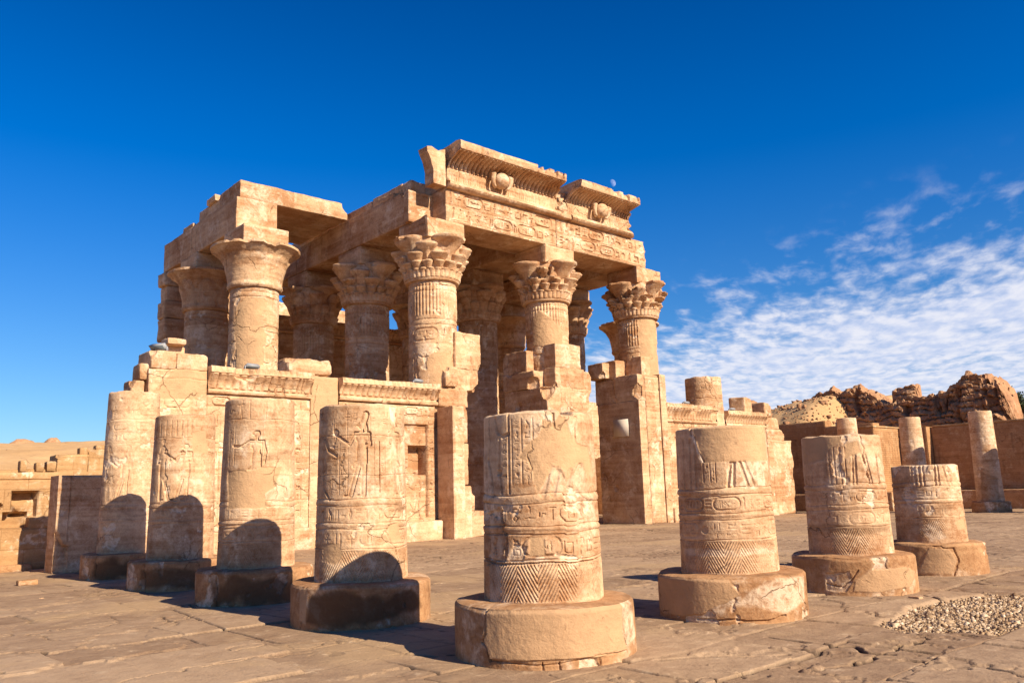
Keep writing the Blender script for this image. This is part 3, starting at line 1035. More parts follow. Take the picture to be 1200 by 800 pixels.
def design6(cv):
    f = mapper(285, 176, 588, .62, 68, 2.84)
    bands(cv, .018)
    for a in (212, 238, 258):
        cv.groove([f(a, 195), f(a, 262)], .014, .016)
    cv.column_text(f(215, 0)[0], f(236, 0)[0], 2.03, 2.32, .018)
    cv.column_text(f(240, 0)[0], f(257, 0)[0], 2.03, 2.32, .018)
    for a, b in ((318, 300), (330, 322), (350, 375), (368, 398)):
        cv.groove([f(a, 195), f(b, 278)], .035, .032)
    for a in (140, 165, 185):
        cv.groove([f(a, 110), f(a - 3, 282)], .026, .024)
    cv.row(f(395, 0)[0], f(440, 0)[0], 2.05, 2.25, .016)
    cv.patch([f(x, y) for x, y in ((300, 196), (440, 196), (440, 282), (380, 292), (300, 272))], .01, 2, .04, .015, .55, False)
    cv.patch([f(x, y) for x, y in ((172, 40), (460, 40), (470, 194), (216, 196), (196, 130))], .010, 0, .006, .008)
    cv.crack([f(170, 66), f(182, 100), f(192, 140), f(214, 192)], .022, .03)
    cv.patch([f(x, y) for x, y in ((174, 66), (184, 100), (194, 140), (216, 196), (208, 196), (186, 140), (176, 100))], .004, 2, .01, .01, 1)
    cv.patch([f(x, y) for x, y in ((120, 500), (200, 492), (330, 498), (460, 505), (460, 520), (120, 520))], .008, 2, .04, .02, .5, False)
    far_side(cv, 1.93, 2.3)
    cv.weather(.005, .35, .016, .2)


def design7(cv):
    f = mapper(295, 172, 578, .62, 80, 2.80)
    bands(cv, .017)
    for a, b in ((225, 222), (240, 240), (262, 262), (285, 285), (310, 305)):
        cv.groove([f(a, 130), f(b, 280)], .016, .018)
    cv.column_text(f(228, 0)[0], f(258, 0)[0], 2.05, 2.5, .018)
    cv.column_text(f(266, 0)[0], f(284, 0)[0], 2.05, 2.5, .018)
    for a, b in ((342, 330), (352, 345), (380, 402), (395, 412), (440, 442)):
        cv.groove([f(a, 165), f(b, 285)], .03, .028)
    for a in (140, 165, 190):
        cv.groove([f(a, 200), f(a - 6, 285)], .03, .024)
    cv.crack([f(378, 75), f(388, 120), f(392, 180), f(400, 260)], .02, .03)
    cv.patch([f(x, y) for x, y in ((100, 60), (300, 60), (300, 110), (262, 125), (225, 155), (215, 185), (110, 200))], .010, 0, .03)
    cv.patch([f(x, y) for x, y in ((320, 120), (372, 105), (378, 160), (300, 182))], .012, 0, .03)
    cv.patch([f(x, y) for x, y in ((110, 455), (300, 450), (470, 460), (474, 490), (110, 480))], .008, 1, .06, .03, .45, False)
    far_side(cv, 1.93, 2.3)
    cv.weather(.006, .5, .018, .19)


def design8(cv):
    f = mapper(645, 148, 520, .62, 203, 2.26)
    bands(cv, .016)
    for a, b in ((592, 590), (605, 606), (622, 625), (640, 640), (690, 684), (702, 700), (722, 735), (745, 750)):
        cv.groove([f(a, 205), f(b, 285)], .03, .026)
    cv.patch([f(x, y) for x, y in ((500, 450), (590, 440), (620, 470), (600, 520), (500, 520))], .006, 1, .06, .03, .4, False)
    cv.patch([f(x, y) for x, y in ((745, 430), (780, 425), (785, 465), (750, 470))], .008, 0, .02)
    cv.patch([f(x, y) for x, y in ((590, 440), (680, 430), (700, 500), (640, 515))], .006, 2, .07, .03, .55, False)
    cv.weather(.006, .5, .018, .18)


def faint(cv):
    cv.hline(cv.z[-1] - .6, .02, .02)
    cv.hline(1.9, .02, .02)
    cv.figure(0, 2.0, 1.5, .03, face=-1)
    cv.figure(.6, 2.0, 1.5, .03, face=1)
    cv.row(-1, 1, 3.8, 4.3, .02)
    cv.patch([(-.5, .5), (.5, .5), (.6, 2.0), (-.4, 2.4)], .008, 1, .15, .05, .5, False)
    cv.weather(.008, .4, .02, .15)
    cv.m[..., 2] = np.maximum(cv.m[..., 2], .4 * sstep(.0, .15, cv.n(1.2, 3, 71)))


def base5(cv):
    f = mapper(310, 266, 765, 0, 620, .62, 1.12)
    cv.patch([f(x, y) for x, y in ((155, 600), (535, 590), (520, 700), (535, 745), (160, 745), (140, 690))], -.022, 0, .03)
    cv.crack([f(155, 612), f(152, 660), f(140, 705), f(160, 750)], .018, .035)
    cv.crack([f(535, 600), f(525, 660), f(535, 735)], .014, .03)
    for a in (300, 345, 455):
        cv.crack([f(a, 752), f(a + 2, 775)], .014, .03, .01)
    cv.crack([f(160, 748), f(300, 758), f(450, 742), f(530, 745)], .012, .02, .01)
    cv.patch([f(x, y) for x, y in ((528, 610), (560, 605), (570, 720), (535, 735))], .006, 2, .03, .01, .6, False)


def base4(cv):
    f = mapper(262, 224, 755, 0, 635, .62, 1.12)
    cv.patch([f(x, y) for x, y in ((110, 660), (180, 640), (260, 650), (330, 665), (420, 650), (450, 720), (250, 735), (100, 745))], .005, 1, .14, .05, .85, False)
    cv.crack([f(88, 625), f(92, 680), f(80, 740)], .016, .025)
    cv.patch([f(x, y) for x, y in ((75, 640), (98, 640), (96, 745), (75, 735))], .005, 0, .03)


def base6(cv):
    f = mapper(305, 270, 750, 0, 595, .62, 1.12)
    cv.patch([f(x, y) for x, y in ((230, 640), (330, 670), (430, 610), (560, 600), (560, 690), (480, 720), (330, 690), (240, 690))], .004, 2, .10, .03, .55, False)
    cv.patch([f(x, y) for x, y in ((40, 600), (300, 600), (330, 650), (200, 720), (40, 735))], -.006, 0, .08)
    cv.crack([f(180, 740), f(300, 738), f(420, 745), f(480, 728)], .02, .04, .012)


def base7(cv):
    f = mapper(315, 265, 745, 0, 585, .62, 1.12)
    cv.patch([f(x, y) for x, y in ((380, 640), (520, 630), (560, 660), (530, 720), (420, 735), (310, 735), (320, 680))], -.012, 0, .04)
    cv.patch([f(x, y) for x, y in ((205, 655), (300, 640), (310, 690), (280, 735), (205, 730))], .016, 2, .03, .01, .5, False)
    cv.crack([f(205, 700), f(260, 712), f(310, 672), f(330, 640)], .016, .03)
    cv.patch([f(x, y) for x, y in ((60, 600), (200, 600), (200, 740), (60, 735))], .0, 1, .1, .05, .35, False)


def base8(cv):
    f = mapper(700, 190, 660, 0, 525, .62, 1.12)
    cv.crack([f(700, 528), f(760, 545), f(778, 600), f(760, 660)], .02, .035)
    cv.patch([f(x, y) for x, y in ((690, 540), (750, 545), (770, 600), (750, 655), (640, 655))], -.012, 0, .04)


def base_plain(cv):
    cv.patch([(-.9, .05), (.9, .05), (.9, .45), (-.9, .5)], .004, 1, .2, .08, .8, False)
    cv.crack([(-.75, 0), (-.8, .6)], .016, .03)


SL, SR = 4.187, 3.9825
GRP = 'broken relief columns standing around the court'
court_column((0, 0), 2.889, 'nearest carved column stump with a large smooth mortar patch over its upper half', GRP, .0095, design5, 5, 1, drawbase=base5, ragged=.02, notch=((.40, .12, .05),))
court_column((-.09, SL + .02), 3.398, 'column stump carved with a striding crowned king holding out an offering', GRP, .0105, design4, 4, 1, drawbase=base4, ragged=.03)
court_column((0, 2 * SL), 3.93, 'column stump with a carved bust above a big blank mortar patch', GRP, .014, design3, 3, 1, drawbase=base_plain)
court_column((0, 3 * SL), 3.97, 'column stump half in round-topped shadow, with upright strokes carved along its top edge', GRP, .018, design2, 2, 1, drawbase=base_plain)
court_column((.02, 4 * SL - .1), 4.98, 'tallest column stump of the left row, farthest back beside the dark pier', GRP, .022, design1, 1, 1, drawbase=base_plain, ragged=.05)
court_column((SR + .03, -.02), 2.839, 'column stump with a plain mortared top drum and a pale diagonal crack', GRP, .0105, design6, 6, 1, drawbase=base6, ragged=.012)
court_column((2 * SR, -.02), 2.80, 'column stump with a vertical crack at its upper edge, between two shorter neighbours', GRP, .013, design7, 7, 1, drawbase=base7, rbase=1.08)
court_column((3 * SR - .23, .02), 2.26, 'shortest column stump, at the right end, carved legs cut off at its top', GRP, .016, design8, 8, 1, drawbase=base8, r0=.70, rbase=1.03)

GF = 'slim columns along the far side of the court'
for (vv, zt, lab) in ((10.9, 5.95, 'pale slim column with square dark foot in front of the brown enclosure wall'),
                      (15.1, 5.95, 'far column with round-topped shadow, beside a narrow sunlit wall edge'),
                      (19.3, 6.25, 'far column of which only the pale top shows above a near column stump')):
    court_column((47.0, vv), zt, lab, GF, .05, faint, int(vv), 1, rbase=1.05, hb=.6, r0=.74, ang0=math.atan2(CAMP[1] - vv, CAMP[0] - 47))
# the next of that row stands just outside the picture; its shadow falls into it
court_column((47.0, 6.7), 5.6, 'far slim column nearest to the corner of the court', GF, .06, faint, 91, 1, rbase=1.05, hb=.6, r0=.74)
court_column((47.0, 2.5), 5.2, 'far slim column outside the right edge of the court view', GF, .06, faint, 92, 1, rbase=1.05, hb=.6, r0=.74)
#--PART3--
# ------------------------------------------------------------------ the temple
VF = 22.8
temple = empty('temple', (22, 24, 0), 'big ruined sandstone temple hall with flower-topped columns and two winged-sun cornices', 'temple')


def panel(name, x0, x1, z0, z1, v, depth, res, draw, parent, mat=None, seed=0, top=0.0, weather=(.012, .3, .03, .17), left=0.0, right=0.0, build=True, axis='v'):
    """wall with a carved front; front looks to -v (or to -u when axis is 'u')"""
    cv = Canvas(x0, x1, z0, z1, res, seed)
    if draw:
        draw(cv)
    cv.weather(*weather)
    X, Z = cv.X, cv.Z
    tz = (Z - z0) / (z1 - z0)
    tx = (X - x0) / (x1 - x0)
    if top:
        Z = Z + tz ** 6 * top * 2 * fbm(np.stack([X, 0 * X, 0 * X + seed], -1), 1.1, 4)
    if left:
        X = X + (1 - tx) ** 8 * left * 2 * fbm(np.stack([0 * X, Z, 0 * X + seed + 3], -1), 1.2, 4)
    if right:
        X = X + tx ** 8 * right * 2 * fbm(np.stack([0 * X, Z, 0 * X + seed + 7], -1), 1.2, 4)
    e = np.minimum(np.minimum(tx, 1 - tx) * (x1 - x0), np.minimum(tz, 1 - tz) * (z1 - z0))
    hh = cv.h - .04 * (1 - sstep(0, .07, e))

    def pt(a, n, z):
        return np.stack([a, v - n, z], -1) if axis == 'v' else np.stack([v - n, a, z], -1)
    F = pt(X, hh, Z)
    mb = MB()
    mb.grid(F, cv.m, flip=(axis == 'u'))
    ring = np.concatenate([F[:, 0], F[-1, 1:], F[::-1, -1][1:], F[0, ::-1][1:-1]])
    layers = [ring]
    for k in (.03, .3, .65, 1.0):
        q = ring.copy()
        ax = 1 if axis == 'v' else 0
        n3 = fbm(ring + k * 3, 1.0, 3, seed=seed + 4) * .08
        q[:, ax] = ring[:, ax] * (1 - min(1, k * 3)) + v * min(1, k * 3) + depth * k
        layers.append(q)
    G = np.stack(layers, 1)
    mb.grid(G, None, wrap=True, flip=(axis != 'u'))
    back = F[::8, ::8].copy()
    bx = [F[0, 0], F[-1, 0], F[-1, -1], F[0, -1]]
    bb = np.array(bx)
    bb[:, 1 if axis == 'v' else 0] = v + depth
    mb.add(bb, [(0, 3, 2, 1)])
    if not build:
        return mb
    return mb.build(name, mat or TEMPLE, parent)


# --- columns
def column_relief(cv, kind):
    z1 = cv.z[-1]
    for z in (z1 - .25, z1 - .5, z1 - 1.9, z1 - 2.15, z1 - 5.2, z1 - 5.4, z1 - 8.4):
        cv.hline(z, .05, .035)
    if kind in ('tiers', 'bundle'):
        n = 44
        circ = cv.x[-1] - cv.x[0]
        k = np.abs(((cv.X / circ * n) % 1) - .5) * 2
        s = (cv.Z > z1 - 1.7) & (cv.Z < z1 - .15)
        cv.h += np.where(s, .055 * (1 - k ** 2) - .03, 0)
    cv.row(cv.x[0] + .1, cv.x[-1] - .5, z1 - 2.95, z1 - 2.3, .07)
    x = cv.x[0] + .5
    while x < cv.x[-1] - .8:
        cv.figure(x, z1 - 5.05, 1.95, .10, face=cv.rs.choice((-1, 1)), crown=cv.rs.choice((1, 2)), arms=cv.rs.choice((1, 2)))
        x += 1.15
    cv.row(cv.x[0] + .1, cv.x[-1] - .5, z1 - 6.1, z1 - 5.55, .07)
    cv.row(cv.x[0] + .1, cv.x[-1] - .5, z1 - 7.4, z1 - 6.9, .06)


def umbel(mb, ang, cx, cy, c0, c1, z0, z1, r0, r1, lip=.10, n=20, squash=1.0, seed=0, brk=0.0):
    """one open flower of a composite capital, growing out of the core"""
    t = np.array([0, .15, .3, .45, .58, .7, .8, .88, .94, .975, 1.0])
    cc = c0 + (c1 - c0) * t ** 1.4
    rr = r0 + (r1 - r0) * (t ** 2.6)
    zz = z0 + (z1 - lip - z0) * t
    cc = np.concatenate([cc, [c1, c1, c1, c1]])
    rr = np.concatenate([rr, [r1 * 1.02, r1 * .97, r1 * .6, .01]])
    zz = np.concatenate([zz, [z1 - lip * .3, z1, z1 + .02, z1 + .02]])
    th = np.linspace(0, 2 * math.pi, n, endpoint=False)[:, None]
    lx = cc[None] + rr[None] * np.cos(th) * squash
    ly = rr[None] * np.sin(th)
    Z = np.broadcast_to(zz[None], lx.shape).copy()
    ca, sa = math.cos(ang), math.sin(ang)
    P = np.stack([cx + lx * ca - ly * sa, cy + lx * sa + ly * ca, Z], -1)
    d = fbm(P, 2.2, 3, seed=seed)
    P[..., 2] += .06 * d
    rad = P[..., :2] - np.array([cx, cy])
    P[..., :2] = np.array([cx, cy]) + rad * (1 + .05 * fbm(P, 3.5, 3, seed=seed + 2) - brk * sstep(.02, .22, d))[..., None]
    mb.grid(P, None, wrap=True)


def capital(kind, cx, cy, z0, z1, parent, seed, brk=0.0):
    mb = MB()
    H = z1 - z0
    rs = random.Random(seed)

    def rough(th, z, r):
        P = np.stack([cx + r * np.cos(th), cy + r * np.sin(th), z], -1)
        return .06 * fbm(P, 1.6, 4, seed=seed) + .03 * fbm(P, 7, 3, seed=seed)
    if kind in ('bell', 'palm'):
        prof = dense([(1.12, z0 - .02), (1.26, z0), (1.33, z0 + .12), (1.30, z0 + .3), (1.36, z0 + .75), (1.48, z0 + 1.2), (1.70, z0 + 1.6), (2.0, z0 + H - .22), (2.14, z0 + H - .14), (2.14, z0 + H - .02), (2.05, z0 + H), (.3, z0 + H + .02)], .06)

        def hf(th, z, r):
            t = (z - z0) / H
            d = rough(th, z, r)
            pet = np.abs(((th / (2 * math.pi) * 8) % 1) - .5) * 2
            arch = t - .15 - .62 * np.sqrt(np.clip(1 - pet ** 2, 0, 1))
            if kind == 'palm':
                d = d - .06 * (1 - sstep(.02, .06, np.abs(arch))) * (t < .9) - .04 * (1 - sstep(.04, .1, np.abs(pet - 1))) * (t < .55)
            else:
                d = d - .03 * (1 - sstep(.02, .05, np.abs(arch))) * (t < .9)
            P = np.stack([np.cos(th) * 1.5 + cx, np.sin(th) * 1.5 + cy, z * .5], -1)
            b = sstep(.06, .2, fbm(P, 1.5, 3, seed=seed + 5)) * sstep(.55, .85, t) * .45 * (.4 + brk)
            return d - b * np.clip(r - .6, 0, 1), -b * .35
        lathe(mb, cx, cy, prof, 96, hf)
    else:
        core = dense([(1.12, z0 - .02), (1.30, z0), (1.34, z0 + .10), (1.24, z0 + .16), (1.28, z0 + .6), (1.36, z0 + 1.2), (1.5, z0 + H - .35), (1.45, z0 + H - .05), (.3, z0 + H - .04)], .08)
        lathe(mb, cx, cy, core, 72, rough)
        q = math.pi / 4
        if kind == 'tiers':
            for i in range(4):
                umbel(mb, i * 2 * q, cx, cy, .95, 1.28, z0 + .55, z0 + H, .34, .86, .14, 26, 1.0, seed + i, brk)
                umbel(mb, q + i * 2 * q, cx, cy, 1.05, 1.62, z0 + .35, z0 + H * .80, .26, .52, .10, 20, .8, seed + 10 + i, brk)
            for i in range(8):
                umbel(mb, i * q + q / 2, cx, cy, 1.06, 1.5, z0 + .25, z0 + H * .60, .22, .46, .08, 18, .8, seed + 20 + i, brk)
            for i in range(16):
                umbel(mb, i * q / 2, cx, cy, 1.1, 1.42, z0 + .12, z0 + H * .42, .14, .27, .06, 14, .9, seed + 40 + i, brk)
            for i in range(24):
                umbel(mb, i * math.pi / 12 + .1, cx, cy, 1.14, 1.33, z0 + .04, z0 + H * .26, .10, .18, .05, 10, .9, seed + 80 + i, brk)
        else:
            for i in range(4):
                umbel(mb, i * 2 * q, cx, cy, .9, 1.18, z0 + .75, z0 + H, .4, .90, .16, 26, 1.0, seed + i, brk)
            for i in range(8):
                umbel(mb, q / 2 + i * q, cx, cy, 1.05, 1.52, z0 + .3, z0 + H * .80, .30, .46, .12, 18, .8, seed + 10 + i, brk)
            for i in range(16):
                umbel(mb, i * q / 2, cx, cy, 1.12, 1.36, z0 + .05, z0 + H * .50, .2, .27, .09, 14, .7, seed + 30 + i, brk)
        # binding leaves at the neck
        def leaves(th, z, r):
            k = np.abs(((th / (2 * math.pi) * 36) % 1) - .5) * 2
            return .05 * (1 - k ** 2) + rough(th, z, r) * .5
        lathe(mb, cx, cy, dense([(1.26, z0 + .1), (1.33, z0 + .13), (1.36, z0 + .36), (1.40, z0 + .45), (1.25, z0 + .47)], .06), 216, leaves)
    return mb.build('capital', TEMPLE, parent, ang=50)


COLS = [  # u, v, capital, top of shaft, detail, damage
    (15.8, 24, 'tiers', 12, 1, .10), (23.5, 24, 'tiers', 12, 1, .22), (31.1, 24, 'tiers', 12, 1, .42), (37.5, 24, None, 8.9, 1, 0),
    (9.4, 30, 'bell', 12, 1, .1), (15.8, 30, 'tiers', 12, 1, .12), (23.5, 30, 'bundle', 12, 0, .05), (31.1, 30, 'bundle', 12, 0, .1), (37.5, 30, 'bell', 11.4, 0, .3),
    (9.4, 36, 'palm', 12, 0, .2), (15.8, 36, 'bundle', 12, 1, .1), (23.5, 36, 'bundle', 12, 0, .1), (31.1, 36, 'palm', 12, 0, .1)]
for i, (u, v, kind, zt, det, brk) in enumerate(COLS):
    a0 = math.atan2(CAMP[1] - v, CAMP[0] - u)
    cv = Canvas(-math.pi * 1.2, math.pi * 1.2, 0, zt, .034 if det else .06, 300 + i)
    column_relief(cv, kind) if kind else cv.hline(zt - 1.4, .04, .04)
    if (u, v) == (9.4, 30):
        cv.patch([(-.9, 8.0), (.5, 8.2), (.6, 9.4), (.3, 10.6), (.75, 11.4), (-.3, 11.5), (-.95, 11.0)], .02, 0, .2)
    if (u, v) == (23.5, 24):
        cv.patch([(-.9, 9.6), (.9, 9.6), (.95, 10.3), (.2, 11.1), (-.4, 11.5), (-.9, 11.0)], -.03, 0, .15)
    if (u, v) == (15.8, 24):
        cv.patch([(-.4, 5.5), (1.0, 5.5), (.9, 8.6), (-.2, 8.4)], .0, 0, .25)
    if (u, v) == (31.1, 24):
        cv.patch([(.1, 8), (1.6, 8), (1.6, 12), (.1, 11.9)], .02, 0, .15)
    cv.weather(.014, .35, .04, .16)
    col = shaft_mesh(u, v, 0, zt, 1.2, 1.16, cv, a0, .02 if kind else .06, 300 + i).build('column', TEMPLE, temple)
    if kind:
        capital(kind, u, v, zt, zt + 2.1, col, 400 + i * 7, brk)
        if (u, v) != (37.5, 30):
            ab = MB()
            bites = []
            if v == 24:
                bites = [((u - 1.15, v - 1.15, zt + 2.5), .55)]
            block(ab, (u - 1.16, v - 1.18, zt + 2.06), (u + 1.16, v + 1.18, 15.03), .12, .06, .03, 500 + i, bites)
            ab.build('abacus', TEMPLE, col)

# --- front architrave with two lines of inscription


def draw_arch(cv):
    x0, x1 = cv.x[0], cv.x[-1]
    for z in (15.12, 15.82, 15.87, 16.58):
        cv.hline(z, .03, .03)
    cv.row(x0 + .15, x1 - .1, 15.17, 15.78, .085)
    cv.row(x0 + .15, x1 - .1, 15.92, 16.54, .085)


panel('architrave', 15.82, 23.32, 15.03, 16.66, VF, 2.45, .03, draw_arch, temple, seed=601)
panel('architrave', 23.36, 30.7, 15.03, 16.66, VF, 2.45, .03, draw_arch, temple, seed=602, right=.5)


def cornice(u0, u1, seed, brkL, brkR):
    prof = [(22.62, 16.67), (22.52, 16.72), (22.44, 16.82), (22.46, 16.93), (22.56, 17.0), (22.72, 17.03)]
    n0 = len(prof)
    for k in range(1, 25):
        t = k / 24
        prof.append((22.74 - .16 * t - .86 * t ** 6, 17.03 + 1.30 * t ** .85))
    prof += [(21.70, 18.335), (21.62, 18.34), (21.60, 18.36)]
    prof += [(21.59, 18.46), (21.58, 18.56), (21.58, 18.66), (21.6, 18.75), (21.66, 18.79), (21.9, 18.8), (22.6, 18.8), (23.4, 18.78), (24.4, 18.7), (24.6, 18.6), (24.6, 17.6), (24.6, 16.67), (22.62, 16.67)]
    pr = np.array(prof)
    us = np.linspace(u0, u1, int((u1 - u0) / .03))
    U = np.repeat(us[:, None], len(pr), 1)
    V = np.repeat(pr[None, :, 0], len(us), 0).copy()
    Z = np.repeat(pr[None, :, 1], len(us), 0).copy()
    k = np.abs(((U / .27) % 1) - .5) * 2
    rib = ((Z > 17.7) & (Z < 18.335) & (V < 22.7) & (V > 21.68))
    V -= np.where(rib, (.22 * (1 - k ** 2) ** .7 - .15), 0)
    Z -= np.where(rib, .10 * (1 - k ** 2) - .05, 0)
    txt = ((Z > 17.05) & (Z < 17.35) & (V < 22.9) & (V > 22.2))
    k2 = ((U / .15) % 1 < .35) * (_hash(np.floor(U / .15).astype(np.int64), 0 * U.astype(np.int64) + seed, 0 * U.astype(np.int64)) > .3)
    V += np.where(txt & (k2 > 0), .035, 0)
    # wings of the sun disc: low feathered relief
    uc = 19.03 if seed < 5 else 26.55
    wing = (np.abs(U - uc) > .6) & (np.abs(U - uc) < 3.1) & (Z > 17.38) & (Z < 17.84) & (V < 22.9)
    fe = np.abs((((np.abs(U - uc) * .9 + (Z - 17.4) * .6) / .22) % 1) - .5) * 2
    V -= np.where(wing & (Z < 17.8 - .08 * (np.abs(U - uc) - .6)), .025 * (1 - fe ** 2) + .02, 0)
    P = np.stack([U, V, Z], -1)
    nz = .035 * fbm(P, 1.4, 4, seed=seed) + .018 * fbm(P, 7, 3, seed=seed)
    V += nz * 2
    Z += fbm(P, 1.1, 4, seed=seed + 3) * .06 * (Z > 18.5)
    # chipped drip edge
    chip = sstep(.13, .2, fbm(np.stack([U, 0 * U, Z * .4], -1), 2.0, 3, seed=seed + 8)) * (Z > 18.4) * (V < 21.9)
    V += chip * .16
    Z -= chip * .1
    # broken ends: each end runs out raggedly
    for end, amt in ((0, brkL), (1, brkR)):
        d = (U - u0) if end == 0 else (u1 - U)
        zz = np.clip((Z - 16.67) / 2.1, 0, 1)
        pull = amt(zz) + .12 * fbm(np.stack([0 * U, V * 1.5, Z * 1.5], -1), 1.3, 3, seed=seed + 5 + end) * 2
        f = np.clip(1 - d / 1.6, 0, 1)
        U = U + (pull * f if end == 0 else -pull * f)
    mb = MB()
    G = np.stack([U, V, Z], -1)
    mb.grid(G, None, flip=True)
    for e in (0, -1):
        ring = G[e][:-1]
        c = ring.mean(0)
        c[1] = 23.2
        lay = np.stack([ring, c + (ring - c) * .85, c + (ring - c) * .5, c + (ring - c) * .02], 0)
        lay[1:, :, 0] += (.10 if e == 0 else -.10) * np.array([.6, 1.2, 1.5])[:, None] * (1 + fbm(lay[1:], 1.7, 3, seed=seed + 2) * 3)
        lay = np.concatenate([lay, lay[:, :1]], 1)
        mb.grid(lay.transpose(1, 0, 2), None, flip=(e == 0))
    return mb.build('cornice', TEMPLE, temple, ang=42)


def winged_disk(uc, parent, seed):
    mb = MB()
    for a in (1,):
        prof = [(max(.01, .42 * math.sin(t)), 17.62 + .42 * math.cos(t)) for t in np.linspace(math.pi, 0, 18)]

        def hf(th, z, r):
            return .03 * fbm(np.stack([r * np.cos(th), r * np.sin(th), z], -1), 3, 3, seed=seed)
        lathe(mb, uc, 22.35, prof, 32, hf)
    for sg in (-1, 1):   # the two cobras beside the disc
        pts = [(uc + sg * .5, 22.3, 17.95), (uc + sg * .58, 22.26, 17.88), (uc + sg * .60, 22.28, 17.65), (uc + sg * .56, 22.32, 17.42), (uc + sg * .42, 22.38, 17.25), (uc + sg * .34, 22.45, 17.20)]
        rad = [.10, .15, .13, .11, .10, .05]
        rings = []
        for (p, r_) in zip(pts, rad):
            t = np.linspace(0, 2 * math.pi, 12, endpoint=False)
            rings.append(np.stack([p[0] + r_ * np.cos(t), p[1] + r_ * .9 * np.sin(t), np.full(12, p[2])], -1))
        G = np.stack(rings, 0)
        mb.grid(G.transpose(1, 0, 2), None, wrap=True, flip=True)
        top = np.array([[pts[0][0], pts[0][1], pts[0][2] + .05]] * 12)
        mb.grid(np.stack([G[0], top], 1), None, wrap=True)
    mb.build('winged_disk', TEMPLE, parent)


c1 = cornice(15.75, 23.42, 1, lambda t: .1 + 0 * t, lambda t: np.where(t > .7, .35, .0 + .25 * t))
winged_disk(19.03, c1, 1)
c2 = cornice(23.75, 29.75, 11, lambda t: .25 + .5 * np.abs(t - .55), lambda t: .05 + np.where(t > .65, .55, .1 + .3 * np.abs(np.sin(t * 9))))
winged_disk(26.55, c2, 2)
mb = MB()   # broken return of the cornice at the left end
prof = [(15.72, 16.72), (15.0, 16.72), (14.98, 17.0), (15.0, 17.4), (14.85, 17.9), (14.66, 18.25), (14.62, 18.5), (14.9, 18.55), (15.3, 18.42), (15.72, 18.6)]
pr = np.array(dense(prof + [prof[0]], .12))
vs = np.linspace(22.7, 23.4, 16)
G = np.stack([np.repeat(pr[:, 0][:, None], 16, 1), np.repeat(vs[None], len(pr), 0), np.repeat(pr[:, 1][:, None], 16, 1)], -1)
G = G + .10 * np.stack([fbm(G, 1.7, 4, seed=s) for s in (71, 72, 73)], -1)
mb.grid(G)
for e in (0, -1):
    c = G[:, e].mean(0)
    mb.grid(np.stack([G[:, e], c + (G[:, e] - c) * .5 + np.array([0, -.04 if e == 0 else .04, 0]), c + (G[:, e] - c) * .01], 1), None, flip=(e != 0))
mb.build('cornice_return', TEMPLE, temple)
mb = MB()
for k, (lo, hi, b) in enumerate([((23.4, 22.5, 16.68), (24.3, 24.4, 17.12), .3), ((23.5, 22.7, 17.13), (24.25, 24.3, 17.7), .35), ((23.75, 22.9, 17.71), (24.6, 24.4, 18.35), .4)]):
    block(mb, lo, hi, .09, .12, .06, 620 + k, [((lo[0], lo[1], hi[2]), b)])
mb.build('broken_masonry', TEMPLE, temple)

# --- roof beams running back from the front, and roof slabs
for k, (u, hw, va, vb, zt) in enumerate([(9.4, 1.07, 29.95, 40.2, 16.66), (15.72, 1.12, 24.4, 41.4, 16.68), (23.5, 1.1, 25.28, 41.4, 16.66), (31.1, 1.1, 25.28, 41.4, 16.64)]):
    vv = [va] + [q for q in (33.0, 36.0, 39.0) if va < q < vb] + [vb]
    if k == 0:
        vv = [va, 35.9, vb]
    for a, b in zip(vv[:-1], vv[1:]):
        mb = MB()
        bt = [((u - hw, a, zt + .05), .35)] if (a == va and k == 1) else []
        block(mb, (u - hw, a + .012, 15.035), (u + hw, b - .012, zt + .04 * ((a * 7) % 3 - 1)), .12, .04, .03, 640 + int(a * 3 + u), bt)
        mb.build('roof_beam', TEMPLE, temple)
cvx = MB()
panel('beam_end', 14.42, 16.75, 15.03, 16.62, 23.95, .44, .05, None, temple, seed=660, top=.12)
SL_ = [(8.5, 14.55, 30.0, 32.6, 16.72, 17.62, ((14.7, 30, 17.7), .55)), (8.6, 14.6, 32.62, 35.6, 16.72, 17.5, None),
       (15.0, 23.3, 25.4, 28.2, 16.72, 17.5, None), (15.0, 23.3, 28.22, 31.5, 16.72, 17.4, None), (14.9, 23.3, 31.52, 36.4, 16.72, 17.3, None), (15.0, 23.3, 36.42, 41.2, 16.72, 17.3, None),
       (23.32, 31.6, 25.4, 28.6, 16.72, 17.45, None), (23.32, 31.9, 28.62, 33.4, 16.72, 17.4, None), (23.32, 31.7, 33.42, 41.2, 16.72, 17.4, None)]
for k, (a, b, c, d, e, f_, bt) in enumerate(SL_):
    mb = MB()
    block(mb, (a, c, e), (b, d, f_), .14, .05, .045, 670 + k, [bt] if bt else [])
    mb.build('roof_slab', TEMPLE, temple)
for k, (lo, hi) in enumerate([((14.6, 25.6, 16.72), (16.4, 27.2, 17.05)), ((15.0, 24.6, 16.72), (16.6, 25.5, 17.5)), ((8.4, 36.0, 16.7), (10.2, 37.4, 17.0)), ((8.4, 33.0, 17.4), (9.6, 34.2, 17.75))]):
    mb = MB()
    block(mb, lo, hi, .12, .2, .10, 690 + k, nscale=1.0)
    mb.build('broken_slab', TEMPLE, temple)

# --- front screen walls


